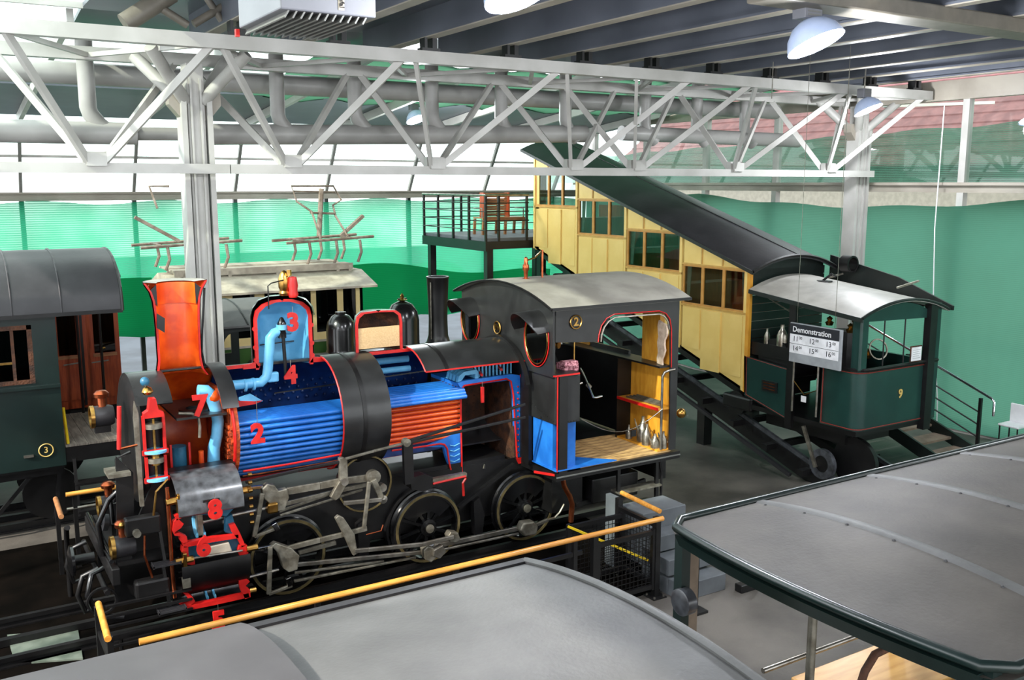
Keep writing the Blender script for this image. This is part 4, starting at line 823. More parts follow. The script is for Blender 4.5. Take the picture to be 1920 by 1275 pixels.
P(MB().tube([(1.68, 10.0, 1.3), (1.66, 9.97, 1.1), (1.72, 9.95, .85)], .012, 6), 'oil_pipe', 'copper'); P(MB().tube([(1.78, 10.0, 1.5), (1.82, 10.0, 1.75), (1.95, 10.05, 1.85)], .012, 6), 'oil_pipe', 'brass')
for k in range(5): P(MB().box(1.25, 2.1, 9.9-.0*k, 9.93, .2+.11*k, .225+.11*k), 'guard_slat', 'black')
P(MB().box(1.42, 2.0, 10.1, 11.8, .98, 1.02), 'front_platform', 'black')
for y in (10.35, 11.5): P(MB().prism([(1.4, .5), (2.0, .5), (2.0, 1.7), (1.85, 1.75), (1.5, 1.0), (1.4, 1.0)], 'Y', y-.02, y+.02), 'front_frame', 'black')
P(MB().tube([(1.3, YC, .82), (1.1, YC, .82)], .06, 12), 'buffer_shank', 'black', smooth=50)
P(MB().lathe((1.06, YC, .82), (-1,0,0), [(0, .03), (.1, .025), (.17, 0), (.17, -.03), (0, -.03)], 20), 'buffer_head', 'black_gloss', smooth=40)
P(MB().tube([(1.28, 10.5, .85), (1.12, 10.5, .8), (1.06, 10.5, .6), (1.12, 10.5, .4), (1.24, 10.5, .42)], .028, 8), 'brake_hose', 'black', smooth=60)
P(MB().tube([(1.28, 11.4, .85), (1.12, 11.4, .8), (1.06, 11.4, .6), (1.12, 11.4, .4), (1.24, 11.4, .42)], .028, 8), 'brake_hose', 'black', smooth=60)
P(MB().lathe((1.25, 10.15, .62), (0,1,0), [(.13, 0), (.15, 0), (.15, .03), (.13, .03)], 24, close=True), 'hand_wheel', 'black', smooth=40)
P(MB().tube([(1.38, 10.0, .3), (1.38, 10.0, .12)], .02, 6), 'guard_iron', 'black'); P(MB().box(1.2, 2.1, 9.98, 10.03, .24, .3), 'guard_bar', 'black')
def headlamp(x, y, z):
    h = P(MB().lathe((x, y, z), (-1,0,0), [(0, -.14), (.1, -.14), (.115, -.1), (.115, .06), (0, .06)], 20), 'headlamp', 'roof_dark', smooth=40)
    P(MB().lathe((x, y, z), (-1,0,0), [(.1, .06), (.125, .06), (.125, .1), (.1, .1)], 20, close=True), 'lens_rim', 'brass', h, smooth=40)
    P(MB().lathe((x, y, z), (-1,0,0), [(0, .085), (.1, .075)], 20), 'lens', 'glass_dark', h)
    P(MB().lathe((x+.03, y, z+.1), UP, [(.045, 0), (.045, .1), (.075, .11), (.08, .15), (.05, .18), (0, .185)], 16), 'chimney_cap', 'copper', h, smooth=40)
    P(MB().box(x-.06, x+.1, y-.04, y+.04, z-.18, z-.1), 'lamp_bracket', 'black', h)
headlamp(1.47, 10.2, 1.16); headlamp(1.55, 11.6, 1.18); headlamp(1.46, 10.95, 2.4)
# pump with section
for z0, z1, r in ((2.12, 2.52, .10), (1.82, 2.08, .095)):
    P(MB().lathe((1.87, 10.2, 0), UP, [(r, z0), (r, z1)], 20, 0, 180, ref=XA), 'pump_cylinder', 'black', smooth=50)
    for s in (-1, 1): P(MB().box(1.87+s*r-.014, 1.87+s*r+.014, 10.17, 10.21, z0, z1), 'section_edge', 'red')
    P(MB().lathe((1.87, 10.2, z0), UP, [(0, 0), (r+.02, 0), (r+.02, .025), (0, .025)], 20), 'pump_flange', 'blue_light', smooth=40)
    P(MB().lathe((1.87, 10.2, (z0+z1)/2+.06), UP, [(0, 0), (r-.01, 0), (r-.01, .05), (0, .05)], 18), 'pump_piston', 'steel_rough', smooth=40)
    P(MB().box(1.87-r-.03, 1.87+r+.03, 10.16, 10.2, z0-.02, z0+.03), 'section_edge', 'red')
P(MB().prism([(1.77, 2.5), (1.97, 2.5), (1.97, 2.55), (1.92, 2.58), (1.9, 2.7), (1.84, 2.7), (1.82, 2.58), (1.77, 2.55)], 'Y', 10.14, 10.24), 'pump_head', 'red')
P(MB().cyl((1.87, 10.2, 1.85), (1.87, 10.2, 2.48), .015, 8), 'pump_rod', 'brass')
for z in (2.0, 2.05, 1.98): P(MB().cyl((1.87, 10.2, z), (1.87, 10.2, z+.05), .045, 12), 'pump_gland', 'brass')
P(MB().lathe((1.85, 10.3, 2.72), UP, [(.04, 0), (.06, .03), (.04, .07), (0, .09)], 12), 'pump_valve', 'brass', smooth=40); P(MB().sphere((1.83, 10.3, 2.86), .05, 10, 6), 'oiler', 'blue_teal', smooth=60)
P(MB().prism([(1.69, 1.55), (1.73, 1.55), (1.73, 2.55), (1.7, 2.68), (1.68, 2.5)], 'Y', 10.2, 10.25), 'pump_bracket', 'steel_rough')
P(MB().tube([(1.55, 10.2, 2.65), (1.52, 10.2, 2.2)], .022, 8), 'oil_pipe', 'red'); P(MB().tube([(1.52, 10.2, 2.2), (1.7, 10.2, 2.22)], .014, 6), 'oil_pipe', 'copper')
P(MB().tube([(1.5, 10.4, 1.05), (1.52, 10.4, 2.05), (1.66, 10.4, 2.1)], .02, 6), 'hand_rail', 'black')
P(MB().prism([(1.45, 1.1), (1.62, 1.1), (1.66, 1.9), (1.5, 2.1)], 'Y', 10.3, 10.33), 'front_plate', 'black')
P(MB().box(1.4, 1.62, 10.2, 10.5, 1.9, 1.94), 'lamp_shelf', 'steel_rough')
# chequered steps
for x, y, z in ((1.72, 9.85, .98), (1.74, 9.82, .48)):
    b = MB()
    for k in range(5): b.box(x, x+.28, y+.03*k, y+.03*k+.014, z, z+.02)
    b.box(x, x+.012, y, y+.14, z-.01, z+.025); b.box(x+.27, x+.282, y, y+.14, z-.01, z+.025)
    P(b, 'step', 'roof_dark'); P(MB().beam((x+.14, y+.14, z), (x+.1, y+.2, z+.5), .05, .03), 'step_bracket', 'black')
# --- under the cab: steps, brake gear ---
P(MB().box(6.9, 7.4, 10.2, 11.7, .5, 1.1), 'ash_pan', 'black')
for x in (7.75, 8.42): P(MB().beam((x, 9.86, 1.12), (x, 9.84, .36), .04, .05), 'step_hanger', 'black')
P(MB().box(7.72, 8.46, 9.78, 9.98, .74, .765), 'step', 'steel_rough'); P(MB().box(7.72, 8.46, 9.74, 9.98, .36, .385), 'step', 'steel_rough')
P(MB().tube([(8.46, 9.84, 1.1), (8.5, 9.84, .9), (8.5, 9.84, .45), (8.44, 9.84, .36), (7.8, 9.8, .34)], .02, 6), 'step_rail', 'black')
P(MB().box(8.6, 8.72, 10.0, 11.9, .75, 1.05), 'rear_beam', 'black', bevel=.01)
P(MB().cyl((8.72, YC, .85), (8.92, YC, .85), .05, 10), 'buffer_shank', 'black'); P(MB().lathe((8.94, YC, .85), XA, [(0, .03), (.1, .025), (.17, 0), (.17, -.03), (0, -.03)], 20), 'buffer_head', 'black', smooth=40)
P(MB().sphere((8.75, 9.75, 1.75), .07, 12, 8), 'tail_lamp', 'brass', smooth=60)
P(MB().beam((7.3, 10.2, .55), (8.5, 10.2, .7), .05, .06), 'brake_beam', 'black'); P(MB().box(7.5, 8.3, 10.1, 10.4, .55, .9), 'brake_cylinder', 'black', bevel=.02)
# --- red exhibit numbers on wires ---
for t, wp, s in (('1', (6, 10.5, 2.18), .25), ('2', (2.99, 10.3, 2.13), .26), ('3', (3.61, 10.8, 3.28), .25), ('4', (3.56, 10.8, 2.65), .25), ('7', (2.41, 10.45, 2.49), .27), ('8', (2.36, 9.8, 1.51), .24), ('6', (2.22, 9.8, 1.13), .25), ('5', (2.34, 9.82, 0.26), .25)):
    text(t, 'exhibit_number', 'red', LO, wp, XA, UP, s*1.15, .012, .006 if t == '1' else .014)
    x, y, z = wp
    if t != '7': P(MB().cyl((x, y, z+s*.38), (x, y, z+s*.38+(.28 if t in '2' else .1)), .004, 4), 'wire', 'steel')
# ---- oil cans standing in the cab ----
def oilcan(x, y, z, h, r, lab, spout=True):
    t = thing('oil_can', lab, 'oil can', (x, y, z), 'oil cans in the cab cabinet')
    part(MB().lathe((x, y, z), UP, [(0, 0), (r, 0), (r, h*.5), (r*.9, h*.56), (r*.45, h*.75), (r*.3, h*.85), (r*.3, h), (0, h)], 14), 'body', 'tin', t, smooth=40)
    if spout: part(MB().tube([(x-r*.8, y, z+h*.25), (x-r*1.6, y+.02, z+h*.95)], [.018, .008], 8), 'spout', 'tin', t)
    part(MB().tube([(x+r, y, z+h*.15), (x+r*1.7, y, z+h*.35), (x+r*1.4, y, z+h*.6), (x+r*.4, y, z+h*.72)], .006, 5), 'handle', 'tin', t)
oilcan(8.42, 10.48, 1.27, .2, .05, 'small pointed oil can at the back of the cab cabinet', False); oilcan(8.5, 10.26, 1.27, .36, .09, 'tallest tin oil can with long slanted spout in the cab cabinet')
oilcan(8.42, 10.08, 1.27, .3, .07, 'bright tin oil can in the middle of the cab cabinet', False); oilcan(8.42, 9.9, 1.27, .2, .065, 'squat tin oil can behind the cab grab rail'); oilcan(8.5, 9.82, 1.27, .24, .05, 'narrow tin oil can at the near end of the cab cabinet')
T_ = thing('hand_tools', 'bundle of grey iron tools lying on the red edged shelf', 'tools', (8.48, 10.2, 1.86))
for k in range(4): part(MB().beam((8.42+.03*k, 10.55-.04*k, 1.875+.012*k), (8.46+.025*k, 9.85+.03*k, 1.875+.01*k), .02, .02), 'tool', 'steel_rough', T_)
A = [(8.5, 9.96+.012*math.sin(i*2.1), 2.45+.075*i) for i in range(9)]; B_ = [(8.47, 9.82-.01*i+.02*math.sin(i*1.7), 2.45+.07*i) for i in range(9)]
build(MB().shell(A, B_, [(x-.03, y, z) for x, y, z in A], [(x-.03, y, z) for x, y, z in B_]), 'rag', 'cloth', smooth=60, label='pale rag hanging at the rear cab window', cat='rag')
# ================= dark green coach at the left =================
CO = thing('railway_coach', 'dark green railway coach with black rounded roof and open end platform', 'coach', (0, 15.25, .12))
def Q(mb, name, m, par, **k): return build(mb, name, m, par, **k)
def ell(yc, hw, z, rise, n=18): return [(yc-hw*math.cos(math.pi*i/n), z+rise*math.sin(math.pi*i/n)**.85) for i in range(n+1)]
ep = ell(15.25, 1.17, 3.16, .8)
A = [(-3, y, z) for y, z in ep]; B_ = [(2.27, y, z) for y, z in ep]
Q(MB().shell(A, B_, [(-3, 15.25+(y-15.25)*.97, z-.04) for y, z in ep], [(2.27, 15.25+(y-15.25)*.97, z-.04) for y, z in ep]), 'roof', 'roof_dark', CO, smooth=40)
for x in (-1.5, -.9, -.3, .3, .9, 1.5): Q(MB().tube([(x, y, z+.004) for y, z in ep], .014, 5), 'roof_seam', 'roof_dark', CO)
Q(MB().tube([(2.27, y, z-.01) for y, z in ep], .022, 6), 'roof_bead', 'black', CO); Q(MB().beam((-3, 14.08, 3.15), (2.27, 14.08, 3.15), .03, .05), 'roof_bead', 'black', CO)
Q(MB().prism([(-3, 1.02), (1.42, 1.02), (1.42, 3.15), (1.12, 3.15), (1.12, 2.22), (.4, 2.22), (.4, 3.02), (1.12, 3.02), (1.12, 3.15), (-3, 3.15)], 'Y', 14.2, 14.24), 'side_panel', 'green_coach', CO)
Q(MB().box(-3, 1.4, 16.26, 16.3, 1.02, 3.15), 'side_panel', 'green_coach', CO); Q(MB().box(1.38, 1.42, 14.24, 16.26, 1.02, 3.15), 'end_wall', 'wood_brown', CO)
Q(MB().box(-3, 1.42, 14.16, 14.2, 2.14, 2.18), 'waist_rail', 'green_coach', CO); Q(MB().box(-3, 1.4, 14.24, 16.26, .98, 1.06), 'floor', 'black', CO); Q(MB().box(-2.9, 1.36, 14.7, 16.2, 1.06, 2.2), 'seats', 'wood_brown', CO)
wf = Q(MB().box(.4, .46, 14.2, 14.25, 2.22, 3.02).box(1.06, 1.12, 14.2, 14.25, 2.22, 3.02).box(.4, 1.12, 14.2, 14.25, 2.96, 3.02).box(.4, 1.12, 14.19, 14.25, 2.22, 2.27), 'window_frame', 'fire_brown', CO)
Q(MB().box(.86, .9, 14.22, 14.26, 2.27, 2.96), 'mullion', 'fire_brown', wf); Q(MB().box(.46, 1.06, 14.235, 14.24, 2.27, 2.96), 'pane', 'glass_dark', wf); Q(MB().box(.46, .86, 14.22, 14.25, 2.5, 2.53), 'transom', 'brass', wf)
Q(MB().tube([(1.18+.09*math.cos(R(a)), 14.19, 1.27+.09*math.sin(R(a))) for a in range(0, 360, 18)], .008, 5, closed=True), 'number_ring', 'gold', CO); text('3', 'number', 'gold', CO, (1.18, 14.192, 1.27), XA, UP, .12, .003)
Q(MB().box(.9, 1.02, 14.17, 14.2, 1.2, 1.23), 'step_handle', 'steel', CO)
for k in range(6): Q(MB().box(1.43+.145*k, 1.57+.145*k, 14.2, 16.2, 1.27, 1.3), 'platform_plank', 'wood_plank', CO)
Q(MB().box(1.42, 2.3, 14.22, 16.2, 1.05, 1.27), 'platform_frame', 'black', CO)
Q(MB().cyl((1.47, 14.28, 1.3), (1.44, 14.28, 1.82), .022, 8), 'yellow_pole', 'yellow_pole', CO)
for x, y in ((1.92, 16.15), (2.24, 16.1), (2.24, 14.22)): Q(MB().cyl((x, y, 1.3), (x, y, 3.2 if y > 15 else 1.31), .022, 8), 'roof_post', 'black', CO)
for z in (.35, .75): Q(MB().box(1.5, 2.25, 13.98, 14.2, z, z+.03), 'step', 'black', CO)
for x in (1.52, 2.22): Q(MB().beam((x, 14.18, 1.1), (x, 14.05, .3), .03, .04), 'step_hanger', 'black', CO)
Q(MB().beam((-3, 14.4, .85), (1.4, 14.4, .95), .08, .16), 'sole_bar', 'black', CO)
for p, q in (((.2, 14.4, .9), (.5, 14.4, .35)), ((1.0, 14.4, .9), (.5, 14.4, .35)), ((.5, 14.4, .35), (-1.5, 14.4, .35)), ((1.35, 14.4, .95), (1.25, 14.4, .2))): Q(MB().beam(p, q, .04, .05), 'truss_rod', 'black', CO)
for x in (-1.6, 1.25):
    for y in (14.75, 15.75): Q(MB().lathe((x, y, .5), (0,1,0), [(0, -.04), (.38, -.04), (.38, .04), (0, .04)], 20), 'wheel', 'black', CO)
Q(MB().box(2.3, 2.36, 14.6, 15.9, .85, 1.1), 'buffer_beam', 'black', CO)
# ---- brown timber carriage behind the coach platform ----
BC = thing('wooden_carriage', 'varnished brown timber carriage with two glazed doors behind the green coach', 'carriage', (.5, 17.3, 0))
Q(MB().box(-2, 2.62, 16.5, 18.4, 1.25, 3.45), 'body', 'wood_brown', BC)
Q(MB().box(-2, 2.6, 16.6, 18.3, .8, 1.25), 'underframe', 'black', BC)
for x in (-.8, 1.6):
    for y in (16.95, 17.95): Q(MB().lathe((x, y, .42), (0,1,0), [(0, -.04), (.42, -.04), (.42, .04), (0, .04)], 20), 'wheel', 'black', BC)
rp = roofarc(16.35, 18.55, 3.42, .3); Q(MB().shell([(-2, y, z) for y, z in rp], [(2.68, y, z) for y, z in rp], [(-2, y, z-.04) for y, z in rp], [(2.68, y, z-.04) for y, z in rp]), 'roof', 'roof_dark', BC, smooth=40)
for x0, x1 in ((1.64, 2.02), (2.06, 2.6)):
    d = Q(MB().box(x0, x1, 16.46, 16.5, 1.4, 3.3), 'door', 'wood_brown', BC)
    m_ = .05 if x0 < 2 else .16
    Q(MB().box(x0+m_, x1-.06, 16.45, 16.462, 2.15, 3.2), 'pane', 'glass_dark', d); Q(MB().box(x0+m_, x1-.06, 16.462, 16.47, 2.15, 3.2), 'blind', 'black', d)
    Q(MB().box(x0+m_-.02, x1-.04, 16.43, 16.46, 2.09, 2.14), 'sill', 'wood_bench', d); Q(MB().beam((x0+.1, 16.42, 2.0), (x0+.36, 16.42, 2.02), .015, .02), 'handle', 'steel', d)
Q(MB().box(2.02, 2.06, 16.45, 16.5, 1.3, 3.3), 'door_post', 'black', BC); BC.location.y += .25
Q(MB().cyl((2.3, 16.42, 2.22), (2.38, 16.42, 2.23), .022, 8), 'door_knob', 'brass', BC); Q(MB().sphere((2.6, 16.4, 3.2), .05, 8, 6), 'end_lamp', 'white', BC)
# ================= small black tank engine behind =================
L2 = thing('tank_engine', 'small black tank engine with tall chimney and green cab behind the sectioned locomotive', 'locomotive', (5.6, 14.9, .12))
y2 = 14.9
Q(MB().lathe((0, y2, 1.62), XA, [(0, 4.3), (.5, 4.3), (.5, 8.1), (0, 8.15)], 30, ref=UP), 'boiler', 'boiler_black', L2, smooth=40)
for x in (4.9, 5.9, 7.0): Q(MB().lathe((0, y2, 1.62), XA, [(.5, x), (.508, x), (.508, x+.05), (.5, x+.05)], 30, ref=UP, close=True), 'boiler_band', 'black', L2, smooth=40)
Q(MB().lathe((5.8, y2, 2.02), UP, [(.34, 0), (.27, .06), (.245, .15), (.245, .48), (.22, .6), (.15, .7), (.09, .73), (.09, .77), (0, .78)], 24), 'sand_dome', 'black_gloss', L2, smooth=50)
Q(MB().lathe((6.93, y2, 2.02), UP, [(.4, 0), (.32, .06), (.29, .15), (.29, .55), (.26, .7), (.18, .82), (.08, .87), (0, .88)], 24), 'steam_dome', 'black_gloss', L2, smooth=50)
Q(MB().lathe((6.93, y2, 2.89), UP, [(.03, 0), (.09, .03), (.03, .06), (.035, .1), (0, .15)], 12), 'safety_valve', 'brass', L2, smooth=40); Q(MB().box(6.85, 7.01, y2-.015, y2+.015, 2.93, 2.95), 'valve_arm', 'black', L2)
Q(MB().lathe((7.62, y2, 2.05), UP, [(.3, 0), (.21, .08), (.175, .2), (.165, .5), (.18, .9), (.195, 1.2), (.205, 1.22), (.2, 1.24), (.17, 1.24), (.16, .9)], 24), 'chimney', 'black', L2, smooth=50)
Q(MB().tube([(7.43, y2-.1, 2.2), (7.43, y2-.1, 3.2)], .012, 6), 'chimney_rod', 'steel_rough', L2)
Q(MB().tube([(5.2, y2-.45, 2.02), (6.4, y2-.45, 2.02), (8.0, y2-.45, 2.0)], .015, 6), 'hand_rail', 'steel', L2)
Q(MB().box(4.3, 7.2, y2-.98, y2-.55, .9, 1.75), 'side_tank', 'black', L2, bevel=.02); Q(MB().box(4.3, 7.2, y2+.55, y2+.98, .9, 1.75), 'side_tank', 'black', L2, bevel=.02)
Q(MB().box(3.3, 8.4, y2-.9, y2+.9, .7, .9), 'footplate', 'black', L2)
for x in (3.9, 5.4, 6.9):
    for y in (y2-.5, y2+.5): Q(MB().lathe((x, y, .5), (0,1,0), [(0, -.04), (.38, -.04), (.38, .04), (0, .04)], 20), 'wheel', 'black', L2)
# cab with through windows
for y in (y2-.95, y2+.93): Q(MB().box(3.42, 4.35, y, y+.03, .9, 2.1).box(3.42, 3.6, y, y+.03, 2.1, 2.85).box(4.22, 4.35, y, y+.03, 2.1, 2.85).box(3.6, 4.22, y, y+.03, 2.74, 2.85).prism([(3.6, 2.74), (3.6, 2.56), (3.63, 2.64), (3.68, 2.7), (3.76, 2.74)], 'Y', y, y+.03), 'cab_side', 'green_black', L2)
rp = roofarc(y2-1.05, y2+1.05, 2.84, .27); Q(MB().shell([(3.36, y, z) for y, z in rp], [(4.5, y, z) for y, z in rp], [(3.36, y, z-.03) for y, z in rp], [(4.5, y, z-.03) for y, z in rp]), 'cab_roof', 'roof_grey', L2, smooth=40)
Q(MB().tube([(3.95, y, z+.005) for y, z in rp], .012, 5), 'roof_seam', 'black', L2)
Q(MB().tube([(3.75, y2-1.0, 2.08), (3.85, y2-1.02, 2.16), (4.0, y2-1.03, 2.18), (4.15, y2-1.02, 2.14), (4.2, y2-1, 2.06)], .02, 6), 'vent_rail', 'black', L2)
Q(MB().box(8.4, 8.5, y2-1, y2+1, .7, 1.0), 'buffer_beam', 'black', L2)
# ================= cream and green electric railcar =================
RC = thing('electric_railcar', 'cream and green electric railcar with two pantographs at the back', 'railcar', (5.5, 18.3, .12))
yr = 17.1
Q(MB().box(3.8, 7.12, yr, yr+2.4, .9, 1.96), 'lower_body', 'green_rail', RC)
Q(MB().box(3.8, 7.12, yr-.02, yr, 1.94, 1.98), 'waist_rail', 'weathered', RC)
for x0, x1 in ((3.8, 4.62), (5.02, 5.2), (5.55, 5.72), (6.08, 6.18), (6.6, 6.72), (6.98, 7.12)): Q(MB().box(x0, x1, yr, yr+.06, 1.98, 3.0), 'pillar', 'cream', RC)
Q(MB().box(3.8, 7.12, yr, yr+.06, 2.93, 3.02), 'cornice', 'cream', RC)
for x0, x1 in ((4.62, 5.02), (5.2, 5.55), (5.72, 6.08), (6.18, 6.6), (6.72, 6.98)): Q(MB().box(x0, x1, yr+.02, yr+.03, 2.12, 2.93), 'window', 'glass_dark', RC); Q(MB().box(x0, x1, yr, yr+.05, 1.98, 2.12), 'window_panel', 'cream', RC)
Q(MB().box(3.85, 7.05, yr+.5, yr+2.4, 1.96, 3.0), 'interior', 'black', RC)
Q(MB().box(7.06, 7.12, yr, yr+2.4, .9, 3.0), 'end_wall', 'cream', RC)
Q(MB().prism([(yr-.22, 2.98), (yr+.55, 3.22), (yr+1.85, 3.22), (yr+2.62, 2.98), (yr+2.62, 2.94), (yr-.22, 2.94)], 'X', 3.72, 7.34), 'roof', 'weathered', RC)
for k in range(9): Q(MB().box(3.75, 7.14, yr+.55+.145*k, yr+.67+.145*k, 3.32, 3.35), 'roof_plank', 'weathered', RC) if k not in (3, 4) else None
Q(MB().box(3.75, 7.14, yr+.5, yr+.54, 3.24, 3.36), 'plank_edge', 'weathered', RC)
for x in (3.9, 4.7, 5.6, 6.8, 7.05): Q(MB().box(x, x+.06, yr+.5, yr+1.9, 3.2, 3.32), 'plank_bearer', 'weathered', RC)
def panto(x, yq, raised, lab):
    z = 3.35; r = .022
    b = MB()
    for dy in (0, .9): b.tube([(x-.85, yq+dy, z+.42), (x+.95, yq+dy, z+.5)], .03, 6)
    b.tube([(x-.5, yq, z+.45), (x-.5, yq+.9, z+.45)], .025, 6); b.tube([(x+.6, yq, z+.47), (x+.6, yq+.9, z+.47)], .025, 6)
    p = Q(b, 'pantograph', 'panto', RC, label=lab)
    for xx in (-.45, .1, .6):
        for dy in (0, .9): Q(MB().tube([(x+xx, yq+dy, z), (x+xx+.08, yq+dy, z+.2), (x+xx+.05, yq+dy, z+.44)], .028, 6), 'insulator', 'panto', p)
    if raised:
        Q(MB().tube([(x-.12, yq+.1, z+.46), (x-.22, yq+.3, z+1.0), (x-.48, yq+.4, z+1.2), (x-.58, yq+.4, z+1.5), (x+.32, yq+.5, z+1.5), (x+.48, yq+.5, z+1.22), (x+.3, yq+.5, z+1.12), (x+.33, yq+.45, z+.9), (x+.52, yq+.3, z+.5)], r, 6), 'bow', 'panto', p)
        Q(MB().tube([(x-.05, yq+.4, z+.5), (x+.05, yq+.45, z+1.45)], .05, 6), 'spring_arm', 'panto', p)
        Q(MB().tube([(x-.22, yq+.4, z+.98), (x+.32, yq+.45, z+.95)], r, 6), 'cross_bar', 'panto', p); Q(MB().tube([(x-.55, yq+.4, z+1.4), (x+.35, yq+.5, z+1.38)], r*.8, 6), 'cross_bar', 'panto', p)
        Q(MB().beam((x+.4, yq+.4, z+.5), (x+.9, yq+.4, z+.9), .1, .06), 'counter_arm', 'panto', p)
    else:
        Q(MB().beam((x-.1, yq+.4, z+.5), (x-.85, yq+.4, z+.95), .08, .06), 'counter_arm', 'panto', p)
        Q(MB().tube([(x-.45, yq+.4, z+1.1), (x-.55, yq+.5, z+1.5), (x-.2, yq+.5, z+1.5)], r, 6), 'bow', 'panto', p)
panto(6.75, yr+.75, True, 'raised weathered pantograph'); panto(4.1, yr+.75, False, 'pantograph half hidden by the column')
for x in (4.4, 6.4):
    for y in (yr+.7, yr+1.7): Q(MB().lathe((x, y, .5), (0,1,0), [(0, -.04), (.38, -.04), (.38, .04), (0, .04)], 16), 'wheel', 'black', RC)
Q(MB().box(3.9, 7.0, yr+.3, yr+2.1, .55, .9), 'underframe', 'black', RC)
# ================= raised platform with railing =================
PF = thing('viewing_platform', 'black steel viewing platform with railings at the top of the ramp', 'platform', (11.8, 20.2, 0))
Q(MB().box(10.85, 14.3, 18.72, 21.9, 3.55, 3.67), 'deck', 'step_grey', PF); Q(MB().box(10.8, 14.3, 18.68, 18.74, 3.42, 3.6), 'edge_beam', 'black', PF); Q(MB().box(10.78, 10.86, 18.68, 21.9, 3.38, 3.6), 'edge_beam', 'black', PF)
for x, y in ((10.95, 18.85), (10.95, 21.7), (12.4, 18.85), (14.1, 18.85), (14.1, 21.7)): Q(MB().box(x-.08, x+.08, y-.08, y+.08, 0, 3.55), 'leg', 'black', PF)
for x, y in [(10.82, 18.74+.78*k) for k in range(5)] + [(11.15, 18.72), (11.9, 18.72), (11.9, 21.88), (13.0, 21.88), (14.2, 21.88)]: Q(MB().box(x-.025, x+.025, y-.025, y+.025, 3.45, 4.62), 'post', 'black', PF)
for k, z in enumerate((3.85, 4.06, 4.27, 4.46, 4.64)):
    m_ = 'black' if k < 4 else 'steel'; r = .012 if k < 4 else .024
    Q(MB().cyl((10.8, 18.7, z), (10.8, 21.9, z), r, 6), 'rail', m_, PF); Q(MB().cyl((10.8, 21.9, z), (14.25, 21.9, z), r, 6), 'rail', m_, PF); Q(MB().cyl((10.8, 18.7, z), (11.95, 18.7, z), r, 6), 'rail', m_, PF)
BE = thing('slatted_bench', 'brown slatted wooden bench standing on the viewing platform', 'bench', (12.0, 20.3, 3.67))
for k in range(9): Q(MB().box(11.75, 12.42, 20.52-.012*k, 20.55-.012*k, 4.12+.062*k, 4.172+.062*k), 'slat', 'wood_bench', BE)
Q(MB().box(12.42, 12.46, 20.38, 20.58, 4.08, 4.68), 'back_frame', 'wood_brown', BE); Q(MB().box(11.71, 11.75, 20.38, 20.58, 4.08, 4.68), 'back_frame', 'wood_brown', BE)
for k in range(7): Q(MB().box(11.5, 12.7, 20.05+.07*k, 20.11+.07*k, 4.06, 4.09), 'slat', 'wood_bench', BE)
Q(MB().box(11.5, 12.7, 20.05, 20.08, 3.98, 4.06), 'apron', 'wood_bench', BE)
for x in (11.53, 12.15, 12.67):
    for y in (20.07, 20.5): Q(MB().beam((x, y, 4.05), (x-.02, y, 3.67), .05, .06), 'leg', 'wood_bench', BE)
for x in (11.5, 12.68): Q(MB().tube([(x, 20.5, 4.3), (x, 20.1, 4.3), (x, 20.1, 4.08)], .015, 6), 'armrest', 'steel', BE)
# ================= inclined ramp =================
RP = thing('inclined_ramp', 'black inclined rack railway ramp on steel posts under the yellow car', 'ramp', (12.9, 14, 0))
def rz(y): return .12+(y-10.0)*.308
for x in (12.25, 13.65): Q(MB().beam((x, 9.9, rz(9.9)-.12), (x, 18.5, rz(18.5)-.12), .12, .28), 'girder', 'black', RP); Q(MB().beam((x, 9.6, rz(9.6)+.06), (x, 18.6, rz(18.6)+.06), .06, .07), 'rail', 'casing', RP)
Q(MB().beam((12.95, 9.7, rz(9.7)+.1), (12.95, 18.6, rz(18.6)+.1), .14, .14), 'rack_bar', 'black', RP); Q(MB().beam((11.95, 10.6, rz(10.6)-.2), (11.95, 18.5, rz(18.5)-.2), .06, .06), 'cable_tray', 'roof_dark', RP)
for k in range(11): y = 10.4+.8*k; Q(MB().box(11.95, 13.9, y-.06, y+.06, rz(y)-.1, rz(y)), 'cross_tie', 'black', RP)
for y in (13.1, 15.6, 18.2):
    for x in (12.35, 13.6): Q(MB().box(x-.1, x+.1, y-.1, y+.1, 0, rz(y)-.22), 'post', 'black', RP)
